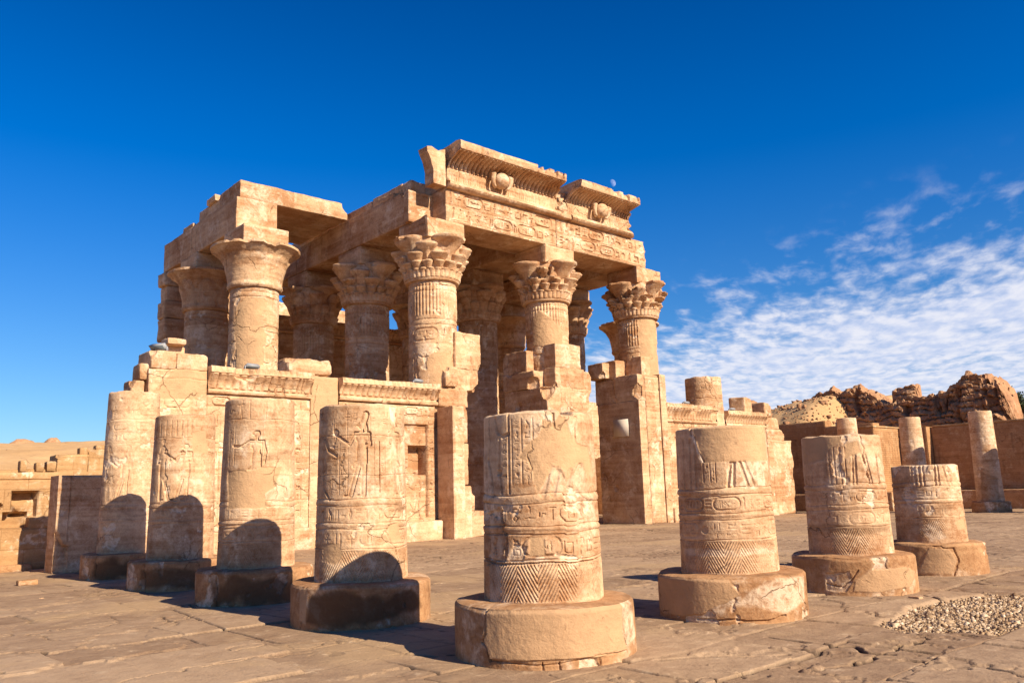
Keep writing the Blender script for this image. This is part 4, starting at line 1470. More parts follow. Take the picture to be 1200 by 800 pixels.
def flute_cornice(u0, u1, z0, z1, v, seed, parent, skip=()):
    """small cavetto with a row of ribs on a screen wall"""
    H = z1 - z0
    prof = [(v, z0), (v - .10, z0 + .03), (v - .13, z0 + .10), (v - .08, z0 + .17), (v + .02, z0 + .2)]
    for k in range(1, 15):
        t = k / 14
        prof.append((v + .02 - .34 * t ** 2.2, z0 + .2 + (H - .46) * t))
    prof += [(v - .36, z1 - .24), (v - .37, z1 - .16), (v - .36, z1 - .05), (v - .30, z1), (v, z1), (v + .6, z1), (v + 1.0, z1 - .02), (v + 1.02, z1 - .3), (v + 1.02, z0), (v, z0)]
    pr = np.array(prof)
    us = np.linspace(u0, u1, int((u1 - u0) / .035))
    U = np.repeat(us[:, None], len(pr), 1)
    V = np.repeat(pr[None, :, 0], len(us), 0).copy()
    Z = np.repeat(pr[None, :, 1], len(us), 0).copy()
    k = np.abs(((U / .30) % 1) - .5) * 2
    keep = fbm(np.stack([U, 0 * U, 0 * U + seed], -1), .7, 3) > -.22
    rib = (Z > z0 + .24) & (Z < z1 - .26) & (V < v + .3) & keep
    V -= np.where(rib, .13 * np.sqrt(np.clip(1 - k ** 2, 0, 1)) - .06, 0)
    k2 = np.abs(((U / .24) % 1) - .5) * 2
    bead = (Z > z1 - .22) & (Z < z1 - .03) & (V < v)
    V += np.where(bead, .10 * k2 ** 2, 0)
    P = np.stack([U, V, Z], -1)
    br = sstep(.10, .22, fbm(P, .9, 4, seed=seed + 4))
    V += np.where(V < v, br * np.minimum(.2, np.abs(V - v)), 0)
    V += .05 * fbm(P, 2, 4, seed=seed)
    Z += .10 * fbm(P, 1.2, 4, seed=seed + 1) * (Z > z1 - .1)
    G = np.stack([U, V, Z], -1)
    mb = MB()
    mb.grid(G, None, flip=True)
    for e in (0, -1):
        ring = G[e]
        c = ring.mean(0)
        mb.grid(np.stack([ring, c + (ring - c) * .5, c + (ring - c) * .01], 1), None, flip=(e != 0))
    return mb.build('fluted_cornice', TEMPLE, parent)


def recess(cv, x0, x1, z0, z1, d, soft=.02):
    k = sstep(-soft, soft, np.minimum(np.minimum(cv.X - x0, x1 - cv.X), np.minimum(cv.Z - z0, z1 - cv.Z)))
    cv.h -= d * k


def draw_screen(frame, texts, figs, hole=None):
    def f(cv):
        for (a, b, c, d) in texts:
            cv.groove([(a, c), (a, d)], .02, .03)
            cv.groove([(b, c), (b, d)], .02, .03)
            cv.column_text(a, b, c, d, .07)
        if frame:
            recess(cv, *frame, .16)
            cv.hline(5.45, .03, .035)
            cv.row(cv.x[0] + .2, cv.x[-1] - .2, 5.47, 5.82, .07)
        for (x, z, H, fc) in figs:
            cv.figure(x, z, H, .10, face=fc)
            cv.column_text(x + .45, x + .75, z + H * .45, z + H, .06)
        for z in (1.9, 2.9, 3.9, 4.9):
            cv.groove([(cv.x[0], z), (cv.x[-1], z)], .016, .02)
        if hole:
            recess(cv, *hole, .75, .015)
    return f


def screen(u0, u1, seed, frame, texts, figs, hole=None):
    o = panel('screen_wall', u0, u1, 0, 5.9, VF, 1.3, .03, draw_screen(frame, texts, figs, hole), temple, seed=seed)
    mb = MB()
    block(mb, (u0 + .02, VF - .55, -.1), (u1 - .02, VF + .02, .82), .16, .06, .03, seed + 5)
    mb.build('footing', TEMPLE, o)
    return o


s1 = screen(4.45, 8.72, 701, (5.2, 8.0, .9, 5.05), [(4.6, 5.0, 1.2, 5.2), (8.1, 8.35, 1.2, 5.2)], [(6.1, 1.6, 2.8, -1), (7.2, 1.6, 2.8, 1)])
flute_cornice(4.45, 8.74, 5.92, 6.95, VF, 702, s1)
s2 = screen(10.05, 14.98, 705, (10.7, 14.55, .95, 5.05), [(10.15, 10.55, 1.2, 5.2), (14.62, 14.9, 1.2, 5.2)], [(11.6, 1.5, 2.9, -1), (12.9, 1.5, 2.3, 1), (14.1, 1.2, 1.5, -1)], (13.58, 14.5, 2.83, 4.12))
flute_cornice(10.02, 15.1, 5.95, 6.9, VF, 706, s2)
s3 = screen(31.45, 36.95, 711, (32.6, 36.6, .9, 4.9), [(31.75, 32.2, 1, 5)], [(34, 1.5, 2.8, 1), (35.4, 1.5, 2.8, -1)])
flute_cornice(31.6, 36.95, 5.78, 6.9, VF, 712, s3)
s4 = screen(37.9, 42.6, 715, (38.5, 42.2, .9, 4.9), [(42.25, 42.5, 1, 5)], [(39.5, 1.5, 2.8, 1), (41, 1.5, 2.8, -1)])
flute_cornice(37.9, 42.6, 5.7, 6.72, VF, 716, s4)
# stubs of wall where front columns stood
panel('wall_pier', 8.74, 10.0, 0, 6.9, VF - .02, 1.6, .04, lambda cv: cv.patch([(8.7, 4.6), (10.1, 4.6), (10.1, 7), (8.7, 7)], .01, 0, .05), temple, seed=721, top=.1)
panel('wall_pier', 36.97, 37.88, 0, 6.95, VF - .02, 1.4, .05, None, temple, seed=722, top=.1)


def draw_anta(cv):
    x0, x1 = cv.x[0], cv.x[-1]
    cv.figure((x0 + x1) / 2, 1.6, 2.0, .10, face=1)
    cv.figure((x0 + x1) / 2, 3.7, 1.6, .10, face=1)
    cv.column_text(x0 + .15, x0 + .5, 1.5, 5.2, .06)
    cv.row(x0 + .2, x1 - .2, 5.3, 5.8, .04)
    cv.patch([(x0, 5.6), (x1, 5.8), (x1, 7.0), (x0 + .7, 6.6)], .02, 0, .15)
    for z in (1.2, 2.3, 3.4, 4.5, 5.6, 6.4):
        cv.groove([(x0, z), (x1, z)], .018, .025)


an = panel('corner_pier', 2.3, 4.43, 0, 6.75, VF - .06, 1.5, .035, draw_anta, temple, seed=731, top=.12, left=.06)
mb = MB()
for k, (lo, hi, b) in enumerate([((2.35, 22.72, 6.72), (3.25, 24.2, 7.4), [((2.3, 22.7, 7.45), .3)]), ((3.27, 22.74, 6.74), (4.42, 24.2, 7.36), [((4.5, 22.7, 7.5), .25)]), ((3.0, 23.4, 7.38), (3.8, 24.1, 7.72), []),
                                 ((1.78, 23.0, 0), (2.28, 23.9, 6.3), [((1.7, 22.9, 6.3), .35)]), ((2.05, 22.95, 6.3), (2.5, 23.8, 6.9), [])]):
    block(mb, lo, hi, .1, .07, .05, 735 + k, b)
mb.build('broken_masonry', TEMPLE, an)


def draw_anta2(cv):
    cv.figure(44.0, 1.2, 2.6, .05, face=1)
    for z in (1.2, 2.4, 3.6, 4.8):
        cv.groove([(42, z), (47, z)], .018, .025)
    cv.groove([(43.1, 0), (43.05, 7)], .03, .06)


mb = panel('corner_pier', 42.64, 45.6, 0, 4.95, VF - .04, 3.0, .05, draw_anta2, temple, seed=741, top=.1, right=.35, build=False)
for k, (lo, hi, b) in enumerate([((42.66, 22.8, 4.9), (44.9, 25.2, 5.7), [((45.0, 22.7, 5.9), .6)]), ((42.66, 22.8, 5.68), (44.3, 25, 6.5), [((44.5, 22.7, 6.7), .5)]), ((42.68, 22.82, 6.48), (43.6, 25, 7.5), [((43.8, 22.8, 7.6), .5)])]):
    block(mb, lo, hi, .1, .1, .07, 745 + k, b)
mb.build('corner_pier', TEMPLE, temple)

# --- doorway remains
jb = panel('door_jamb', 15.08, 15.72, 0, 5.85, 21.55, 1.2, .03, lambda cv: cv.column_text(15.2, 15.6, .5, 5.5, .03), temple, seed=751, top=.06)
mb = MB()
for k, (lo, hi, b) in enumerate([((15.74, 21.9, 0), (16.35, 23.4, 2.3), []), ((15.74, 21.95, 2.32), (16.25, 23.4, 4.2), [((16.4, 21.8, 3.3), .28)]), ((15.74, 21.9, 4.22), (16.2, 23.2, 5.95), [((16.3, 21.8, 5.9), .25)]),
                                 ((16.37, 22.3, 0), (17.7, 23.8, 1.15), [((17.8, 22.2, 1.2), .4)]), ((16.37, 22.6, 1.16), (17.1, 23.8, 2.1), [((17.2, 22.5, 2.2), .4)])]):
    block(mb, lo, hi, .09, .07, .045, 755 + k, b)
mb.build('broken_masonry', TEMPLE, jb)
mb = MB()
for k, (lo, hi, b) in enumerate([((16.2, 22.75, 7.75), (17.75, 24.6, 9.55), [((17.9, 22.6, 7.6), .5), ((17.6, 22.6, 9.6), .2)]), ((16.2, 22.8, 6.75), (17.6, 24.6, 7.8), [((17.75, 22.7, 6.7), .55)]),
                                 ((15.2, 22.75, 5.95), (16.9, 24.0, 6.8), []), ((15.5, 22.6, 6.9), (16.2, 23.2, 7.8), [((15.4, 22.5, 7.9), .4)])]):
    block(mb, lo, hi, .07, .08, .10, 765 + k, b)
mb.build('broken_masonry', TEMPLE, temple)

# middle pier between the two doors
mb = MB()
pier = [((21.8, 22.45, 0), (24.95, 25.7, 3.4), []), ((21.8, 22.48, 3.4), (24.9, 25.7, 5.9), []),
        ((21.78, 22.4, 5.9), (24.9, 25.75, 7.25), [((21.6, 22.2, 7.3), .75), ((25.1, 22.3, 6.0), .4), ((21.7, 24.6, 6.4), .25)]),
        ((21.72, 23.3, 7.25), (23.4, 25.75, 8.15), [((21.6, 23.2, 7.3), .6), ((21.6, 25.2, 8.3), .3)]), ((22.45, 22.42, 7.25), (24.6, 24.8, 8.3), [((22.3, 22.3, 7.3), .35), ((24.7, 22.3, 8.4), .25)]),
        ((24.3, 22.6, 6.9), (25.35, 24.8, 8.25), [((25.4, 22.5, 6.9), .35), ((25.45, 22.5, 8.3), .3)]),
        ((21.8, 23.9, 8.15), (23.2, 25.8, 9.35), [((21.7, 23.8, 9.4), .25), ((21.7, 25.9, 9.5), .4)])]
for k, (lo, hi, b) in enumerate(pier):
    block(mb, lo, hi, .07, .03, .07, 775 + k, b)
pj = mb.build('door_pier', TEMPLE, temple)
panel('jamb_block', 22.55, 24.45, 8.3, 9.6, 22.45, 1.5, .04, lambda cv: (cv.groove([(23.35, 8.3), (23.35, 9.6)], .02, .03), cv.column_text(23.5, 24.2, 8.4, 9.4, .04), cv.column_text(22.6, 23.2, 8.4, 9.4, .02)), pj, seed=790, top=.1)
panel('jamb_block', 22.7, 24.7, .1, 7.1, 22.36, .3, .04, lambda cv: (cv.figure(24.1, 4.9, 1.9, .09), cv.figure(23.5, 2.2, 2.2, .09), cv.groove([(23.4, .1), (23.4, 7.1)], .03, .04)), pj, seed=791, right=.12, left=.12, top=.12)

# right-hand door pier, tall, with a notice on its shaded side
mb = MB()
for k, (lo, hi, b) in enumerate([((29.0, 22.42, 0), (30.85, 25.6, 4.2), [((28.95, 24.4, 2.0), .2)]), ((29.0, 22.42, 4.2), (30.85, 25.6, 6.9), []), ((29.0, 22.42, 6.9), (30.8, 24.2, 8.42), [((28.9, 22.3, 7.4), .5), ((29, 24.2, 7.0), .3)]),
                                 ((29.05, 24.0, 6.9), (30.8, 25.75, 8.3), []), ((29.1, 24.1, 8.3), (30.7, 25.8, 9.45), [((29.0, 24.0, 9.5), .25)]), ((28.5, 24.6, 8.4), (29.6, 25.8, 9.3), [((28.4, 24.5, 8.4), .4)]),
                                 ((30.0, 22.9, 8.42), (30.9, 24.0, 9.6), [])]):
    block(mb, lo, hi, .08, .025, .05, 795 + k, b)
dp = mb.build('door_pier', TEMPLE, temple)
panel('door_jamb', 30.88, 31.42, 0, 8.5, 22.3, 1.4, .04, lambda cv: cv.column_text(31.0, 31.3, .5, 8, .03), dp, seed=805, top=.05)
panel('jamb_block', 29.6, 30.84, .02, 8.3, 22.36, .1, .04, lambda cv: (cv.column_text(29.8, 30.6, .5, 8, .035)), dp, seed=806)

# --- back of the hall
def draw_rear(cv):
    x = cv.x[0] + .8
    while x < cv.x[-1] - 1:
        cv.figure(x, 6.2, 3.0, .06, face=1 if int(x) % 2 else -1)
        cv.figure(x, 9.6, 2.4, .06, face=-1 if int(x) % 2 else 1)
        x += 1.7
    for z in (5.9, 9.4, 12.2):
        cv.hline(z, .05, .05)


rw = panel('rear_wall', 10.2, 36.2, 0, 12.6, 41.5, 1.4, .07, draw_rear, temple, seed=811)
flute_cornice(10.2, 36.2, 12.62, 13.7, 41.5, 812, rw)
panel('rear_wall', 36.22, 52, 0, 9.6, 41.6, 1.4, .12, None, temple, seed=813, top=.3)
panel('side_wall', 26.0, 41.3, 0, 4.6, 44.2, 1.2, .12, None, temple, seed=814, top=.4, axis='u')
panel('inner_wall', 12.0, 26.6, 0, 16.2, 47.5, 1.6, .15, None, temple, seed=815, top=.3)
panel('inner_wall', 30.0, 40, 0, 15.6, 47.5, 1.6, .15, None, temple, seed=816, top=.3)
mb = MB()
for k, (lo, hi, b) in enumerate([((8.3, 39.4, 0), (10.0, 40.7, 6.0), []), ((8.35, 39.5, 6.0), (10.0, 40.7, 9.2), []), ((8.5, 39.6, 9.2), (10.0, 40.7, 11.0), [((8.4, 39.5, 11), .3)]), ((8.3, 39.5, 11.0), (10.0, 40.7, 12.3), [((8.2, 39.4, 11.1), .35)]),
                                 ((8.25, 39.5, 12.3), (10.0, 40.7, 13.3), [((8.0, 39.4, 12.3), .4)]), ((8.4, 39.6, 13.3), (10, 40.7, 14.2), []), ((8.2, 39.5, 14.2), (10.1, 40.7, 15.02), [((8.0, 39.4, 14.2), .35)])]):
    block(mb, lo, hi, .14, .1, .07, 825 + k, b)
mb.build('ruined_pier', TEMPLE, temple)
panel('side_wall', 26.9, 39.3, 0, 5.4, 8.6, 1.3, .12, None, temple, seed=833, top=.4, axis='u')
#--PART4--
# ------------------------------------------------------------------ left side: court wall, dark pier, ruins on the slope
def wear_lines(cv):
    for z in (.62, 1.25, 1.9, 2.55):
        cv.groove([(cv.x[0], z), (cv.x[-1], z)], .018, .03)
    x = cv.x[0] + .4
    k = 0
    while x < cv.x[-1]:
        for j, z in enumerate((0, .62, 1.25, 1.9, 2.55)):
            xx = x + .55 * ((j + k) % 2)
            cv.groove([(xx, z), (xx, z + .6)], .014, .022)
        x += 1.25
        k += 1


def draw_lwall(cv):
    wear_lines(cv)
    recess(cv, -1.72, -1.02, 1.62, 2.40, .5)
    recess(cv, -1.95, -1.22, 1.28, 1.75, .42)
    cv.patch([(-1.1, 1.5), (-.92, 1.6), (-.86, 2.4), (-1.06, 2.42)], .05, 2, .08, .02, .3, False)
    cv.groove([(-1.36, 1.8), (-1.34, 2.4)], .05, -.2)
    cv.caps([(0, 0, .001, .1, .1)], -2.05, 1.95, .4, .5, .4, 'flat')
    cv.groove([(cv.x[0], 2.78), (cv.x[-1], 2.76)], .03, .05)


lw = empty('court_wall', (-5, 22.5, 0), 'low wall of large blocks with a dark broken hole, left of the tall columns', 'wall')
panel('wall_face', -15, 2.24, -.05, 3.02, 22.5, 1.1, .04, draw_lwall, lw, LWALL, seed=901, top=.05)
mb = MB()
block(mb, (-15, 22.15, -.06), (-1.1, 22.55, .17), .2, .05, .03, 903)
mb.build('step', BASE, lw)

dpier = empty('broken_pier', (-.4, 20.0, 0), 'dark upright stone pier in shadow, with a narrow sunlit left edge', 'pier')


def draw_dp(cv):
    cv.groove([(-.76, .9), (-.76, 2.8)], .03, .04)
    cv.patch([(-1.12, 0), (-.75, 0), (-.75, .75), (-.9, .8), (-1.12, 1.3)], .16, None, .06, .02, 1, False)


panel('pier_body', -1.10, .32, -.05, 2.82, 19.6, 1.0, .03, draw_dp, dpier, SAND, seed=905, left=.03)
mb = MB()
block(mb, (.05, 19.5, -.05), (.5, 20.4, 1.1), .08, .08, .04, 906)
mb.build('fallen_block', BASE, dpier)

RUIN = [((-4, 38.6, 0), (3.1, 40, 3.75), 'long low ruined wall of ochre blocks on the slope behind the court wall', .0),
        ((3.15, 38.8, 0), (4.62, 40.4, 4.5), 'ochre ruined wall block, middle step of the ruins on the left slope', .0),
        ((4.66, 39.0, 0), (5.9, 40.6, 4.8), 'highest ochre ruin block of the left slope, next to the tallest stump', .0)]
for k, (lo, hi, lab, _) in enumerate(RUIN):
    mb = MB()
    block(mb, lo, hi, .16, .08, .06, 910 + k, [((lo[0] + .1, lo[1], hi[2] + .1), .3)], 1.0)
    o = mb.build('ruined_wall', LWALL)
    tag(o, lab, 'ruin', 'ruined walls on the left slope', 'thing')
LUMP = [((1.45, 38.3, 3.62), (1.75, 38.9, 4.15), 'small upright stone at the left end of the ruined slope wall'), ((2.15, 38.35, 3.62), (2.5, 38.9, 4.05), 'small square stone on the low ruin, second from the left'),
        ((2.62, 38.4, 3.62), (3.05, 39.0, 4.12), 'squat stone against the middle step of the left ruins'), ((4.2, 38.9, 4.42), (4.6, 39.5, 4.85), 'pale stone on top of the middle ruin step'),
        ((5.0, 39.05, 4.74), (5.5, 39.6, 5.0), 'flat stone on the highest ruin block at the left'), ((5.05, 36.6, 0), (5.75, 37.6, 3.95), 'tall narrow stone in front of the highest ruin block')]
for k, (lo, hi, lab) in enumerate(LUMP):
    mb = MB()
    block(mb, lo, hi, .07, .06, .04, 920 + k)
    o = mb.build('loose_block', LWALL)
    tag(o, lab, 'stone block', 'stones on the left ruins', 'thing')


def mound(cx, cy, rx, ry, z0, h, seed, lab):
    th = np.linspace(0, 2 * math.pi, 60, endpoint=False)[:, None]
    t = np.linspace(1, 0.0, 18)[None]
    x = cx + rx * t * np.cos(th)
    y = cy + ry * t * np.sin(th)
    P = np.stack([x, y, 0 * x], -1)
    z = z0 + h * (1 - t ** 2) * (1 + .9 * fbm(P, .9, 4, seed=seed))
    mb = MB()
    mb.grid(np.stack([x, y, z], -1), None, wrap=True, flip=False)
    o = mb.build('hill', MUD)
    tag(o, lab, None, None, 'structure')


mound(12.6, 96, 1.9, 1.8, 8.1, 1.25, 5, 'small reddish rock mound on the skyline, left one')
mound(15.5, 96, 1.3, 1.4, 8.3, 1.15, 6, 'small reddish rock mound on the skyline, right one')

# ------------------------------------------------------------------ right side: brick enclosure, mud-brick ruins, tree
ew = empty('enclosure_wall', (54.5, 12, 0), 'tall brown brick wall behind the far court columns with a low stone bench', 'wall')


def drips(cv):
    for k in range(14):
        x = cv.rs.uniform(cv.x[0], cv.x[-1])
        z = cv.rs.uniform(3.0, 5.2)
        cv.patch([(x, z), (x + .12, z), (x + .08, z - 1.3), (x + .02, z - 1.3)], 0, 1, .06, .03, .45, False)


def wall_box(a0, a1, z1, c, th, axis, seed, mat):
    panel('wall_section', a0, a1, -.1, z1, c, th, .09, drips, ew, mat, seed=seed, top=.05, axis=axis, weather=(.012, .3, .03, .2))


wall_box(1.0, 17.0, 5.72, 54.9, 1.0, 'u', 931, BRICKS)
wall_box(54.22, 56.0, 5.75, 17.03, .8, 'v', 932, BRICK)
wall_box(17.05, 19.0, 5.75, 54.2, 1.0, 'u', 933, BRICKS)
wall_box(50.22, 54.16, 5.74, 19.0, .9, 'v', 934, BRICK)
wall_box(19.02, 22.7, 6.05, 50.2, 1.0, 'u', 935, BRICKS)
wall_box(22.72, 32, 6.5, 50.5, 1.0, 'u', 936, BRICKS)
for k, (lo, hi) in enumerate([((53.4, 1.0, -.1), (54.88, 16.98, 1.22)), ((48.9, 17.6, -.1), (54.1, 18.98, 1.25)), ((48.9, 19.0, -.1), (50.18, 26, 1.2))]):
    mb = MB()
    block(mb, lo, hi, .22, .06, .04, 940 + k)
    mb.build('bench', BASE, ew)
for k, (lo, hi) in enumerate([((54.85, 1, 5.71), (56.0, 16.9, 5.83)), ((50.1, 18.95, 5.74), (54.3, 20.0, 5.85))]):
    mb = MB()
    block(mb, lo, hi, .3, .04, .03, 945 + k)
    mb.build('coping', LWALL, ew)


def mud_ruin(vs, hs_, u0, th, zb, seed, label, slope=.8):
    n = max(30, int(abs(vs[-1] - vs[0]) / .08))
    v = np.linspace(vs[0], vs[-1], n)
    H = np.interp(v, vs, hs_)
    H = H + .35 * fbm(np.stack([v, 0 * v, 0 * v + seed], -1), 1.0, 4, .6) * 2
    rows = []
    for k in np.linspace(0, 1, 60):
        rows.append(np.stack([u0 - slope * (1 - k) + 0 * v, v, zb + (H - zb) * k], -1))
    for k in np.linspace(.06, 1, 14):
        rows.append(np.stack([u0 + th * k + 0 * v, v, H + 0 * v], -1))
    for k in np.linspace(.9, 0, 12):
        rows.append(np.stack([u0 + th + slope * (1 - k) + 0 * v, v, zb + (H - zb) * k], -1))
    P = np.stack(rows, 1)
    endf = np.minimum(np.arange(n), np.arange(n)[::-1])[:, None] / 8
    D = fbm(P, .55, 5, .6, seed) * 1.1 + fbm(P * np.array([1, 1, 2.2]), 2.1, 4, .6, seed + 1) * .40
    D += fbm(P * np.array([1, 1, 1.6]), 4.6, 4, .65, seed + 4) * .20 - .22 * (np.abs((P[..., 2] / .55 + 1.5 * fbm(P, .6, 2, seed=seed)) % 1 - .5) > .40)
    D -= .6 * sstep(.08, .2, fbm(P * np.array([1, 1, .45]), 1.1, 3, .5, seed + 2))
    Nn = np.zeros_like(P)
    Nn[:, :60, 0] = -1
    Nn[:, 60:74, 2] = 1
    Nn[:, 74:, 0] = 1
    Nn[:, 56:64] += np.array([0, 0, .6])
    P = P + Nn * D[..., None]
    P[..., 2] += .3 * fbm(P, 2.2, 4, .55, seed=seed + 6)
    c = P.mean(1, keepdims=True)
    f = np.clip(endf, 0, 1)[..., None] ** .4
    P[..., :1] = c[..., :1] + (P[..., :1] - c[..., :1]) * (.55 + .45 * f)
    mb = MB()
    mb.grid(P)
    for e in (0, -1):
        ring = P[e]
        cc = ring.mean(0)
        lay = []
        for q in (1, .8, .6, .4, .2, .02):
            L = cc + (ring - cc) * q
            L = L + np.array([0, -1 if (e == 0) == (vs[0] < vs[-1]) else 1, 0]) * ((1 - q) * .5 + (fbm(L, 1.1, 4, seed=seed + 9)[:, None] * (.8 if q < 1 else 0)))
            lay.append(L)
        mb.grid(np.stack(lay, 1))
    o = mb.build('mudbrick_ruin', MUD, ang=50)
    return tag(o, label, 'ruin', 'mud-brick ruins on the right hill', 'thing')


mud_ruin([26.8, 28, 29.3, 30.6, 32, 33.3, 34.8, 36], [9.2, 10.2, 10.85, 10.6, 10.9, 11.0, 10.0, 8.6], 70.0, 3.5, 3.0, 951, 'rounded brown mud-brick ruin beside the bare sand slope')
mud_ruin([24.1, 24.4, 25.8, 26.3], [10.4, 10.65, 10.6, 10.2], 70.3, 1.8, 3.0, 955, 'small square mud-brick tower standing between the two larger ruins', .2)
mud_ruin([16.3, 16.6, 16.95, 17.5, 18.3, 19.6, 20.8, 21.3, 23.2, 24.6, 27.5], [7.4, 8.8, 9.8, 10.5, 10.8, 10.7, 10.1, 9.7, 9.5, 9.4, 9.2], 69.6, 4.0, 3.0, 959, 'largest dark mud-brick ruin with the highest peak, near the tree')


def make_tree(u, v, z0, zc, rad, label):
    root = empty('tree', (u, v, z0), label, 'tree')
    bark = simple('bark', (.10, .065, .04), .9)
    leaf = bpy.data.materials.new('leaf')
    leaf.use_nodes = True
    k = NT(leaf.node_tree)
    b = leaf.node_tree.nodes['Principled BSDF']
    geo = k.n('ShaderNodeTexCoord').outputs['Object']
    leaf.node_tree.links.new(k.mix(k.noise(geo, 2.2, 4), (.030, .045, .016), (.085, .105, .035)), b.inputs['Base Color'])
    b.inputs['Roughness'].default_value = .7
    mb = MB()
    th = np.linspace(0, 2 * math.pi, 10, endpoint=False)

    def limb(p, q, r0, r1):
        p, q = np.array(p, float), np.array(q, float)
        d = (q - p) / np.linalg.norm(q - p)
        a = np.cross(d, [.3, .9, .1])
        a /= np.linalg.norm(a)
        bb = np.cross(d, a)
        rings = []
        for t in np.linspace(0, 1, 6):
            c = p + (q - p) * t + .08 * math.sin(t * 5) * a
            rings.append(c + (r0 + (r1 - r0) * t) * (np.cos(th)[:, None] * a + np.sin(th)[:, None] * bb))
        mb.grid(np.stack(rings, 1), None, wrap=True)
    limb((u, v, z0 - .5), (u, v + .1, zc - .5), .22, .13)
    rs = np.random.default_rng(5)
    cl_ = []
    for i in range(16):
        d = rs.normal(size=3)
        d /= np.linalg.norm(d)
        c = np.array([u, v, zc]) + d * rad * np.array([1, 1, .9]) * rs.uniform(.45, .95)
        cl_.append((c, rs.uniform(.45, .8)))
        limb((u, v + .1, zc - .6), tuple(c), .08, .02)
    mb.build('trunk', bark, root)
    n = 5200
    pick = rs.integers(0, len(cl_), n)
    C = np.array([c[0] for c in cl_])[pick] + rs.normal(size=(n, 3)) * np.array([c[1] for c in cl_])[pick][:, None] * .45
    a = rs.normal(size=(n, 3))
    a /= np.linalg.norm(a, axis=1, keepdims=True)
    b2 = np.cross(a, rs.normal(size=(n, 3)))
    b2 /= np.linalg.norm(b2, axis=1, keepdims=True)
    s = rs.uniform(.05, .11, (n, 1))
    Q = np.stack([C - a * s * 1.5, C + b2 * s * .6, C + a * s * 1.5, C - b2 * s * .6], 1).reshape(-1, 3)
    m2 = MB()
    m2.add(Q, np.arange(n * 4).reshape(-1, 4))
    m2.build('crown', leaf, root, smooth=False)


make_tree(82, 18.9, 6.0, 9.5, 1.9, 'green bushy tree top behind the right end of the mud-brick ruins')

# ------------------------------------------------------------------ small things
def floodlight(u, v, z, yaw, tilt, label, s=1.0):
    root = empty('floodlight', (u, v, z), label, 'floodlight', 'floodlights on the temple walls')
    mb = MB()
    cy, sy, ct, st = math.cos(yaw), math.sin(yaw), math.cos(tilt), math.sin(tilt)

    def tr(P):
        P = np.asarray(P, float) * s
        x, y, zz = P[..., 0], P[..., 1], P[..., 2]
        y, zz = y * ct - zz * st, y * st + zz * ct
        zz = zz + .20 * s
        return np.stack([u + x * cy - y * sy, v + x * sy + y * cy, z + zz], -1)

    def taper(w, d, h, w2, h2, y0, y1, mat, name, par=root):
        b = MB()
        f = [(-w, y0, -h), (w, y0, -h), (w, y0, h), (-w, y0, h)]
        g = [(-w2, y1, -h2), (w2, y1, -h2), (w2, y1, h2), (-w2, y1, h2)]
        b.add(tr(np.array(f + g)), [(0, 1, 2, 3), (7, 6, 5, 4), (0, 4, 5, 1), (1, 5, 6, 2), (2, 6, 7, 3), (3, 7, 4, 0)])
        return b.build(name, mat, par, smooth=False)
    hsn = taper(.36, 0, .20, .30, .14, -.06, .10, METAL, 'housing')
    taper(.31, 0, .17, .31, .17, -.095, -.083, GLASS, 'lens', hsn)
    br = MB()
    for sx in (-1, 1):
        x = sx * .37 * s
        P = []
        for (dx, dy, dz_) in ((x - .02, -.03, .0), (x + .02, .03, .22 * s)):
            P.append((dx, dy, dz_))
        lo, hi = P
        v8 = np.array([(a, b_, c) for c in (lo[2], hi[2]) for b_ in (lo[1], hi[1]) for a in (lo[0], hi[0])])
        v8 = np.stack([u + v8[:, 0] * cy - v8[:, 1] * sy, v + v8[:, 0] * sy + v8[:, 1] * cy, z + v8[:, 2]], -1)
        br.add(v8, [(0, 2, 3, 1), (4, 5, 7, 6), (0, 1, 5, 4), (2, 6, 7, 3), (0, 4, 6, 2), (1, 3, 7, 5)])
    v8 = np.array([(a, b_, c) for c in (-.03, .01) for b_ in (-.05, .05) for a in (-.39 * s, .39 * s)])
    v8 = np.stack([u + v8[:, 0] * cy - v8[:, 1] * sy, v + v8[:, 0] * sy + v8[:, 1] * cy, z + v8[:, 2]], -1)
    br.add(v8, [(0, 2, 3, 1), (4, 5, 7, 6), (0, 1, 5, 4), (2, 6, 7, 3), (0, 4, 6, 2), (1, 3, 7, 5)])
    br.build('bracket', METAL, root, smooth=False)


floodlight(2.75, 23.15, 7.36, R(-60), R(50), 'tilted grey floodlight on the left corner pier of the temple front', .95)
floodlight(6.15, 22.75, 6.9, R(10), R(68), 'flat grey floodlight lying on the left fluted screen wall', .8)
floodlight(14.0, 22.75, 6.85, R(15), R(68), 'pale grey floodlight on the screen wall just left of the tall front column', .75)
floodlight(34.3, 23.1, 6.92, R(0), R(68), 'small floodlight on the right screen wall in front of the round column stub', .7)
floodlight(39.2, 23.1, 6.74, R(0), R(68), 'small floodlight on the rightmost screen wall beside a squared stone', .7)
floodlight(50.9, 21.6, 6.06, R(-50), R(20), 'floodlight box on top of the brown enclosure wall', 1.2)


def loose(lo, hi, label, mat=TEMPLE, seed=0, rnd=.1, rough=.06, rot=0.0, bites=(), cat='stone block', name='stone_block'):
    mb = MB()
    block(mb, lo, hi, .09, rnd, rough, seed, bites, rot=rot)
    o = mb.build(name, mat)
    return tag(o, label, cat, 'loose stones lying about', 'thing')


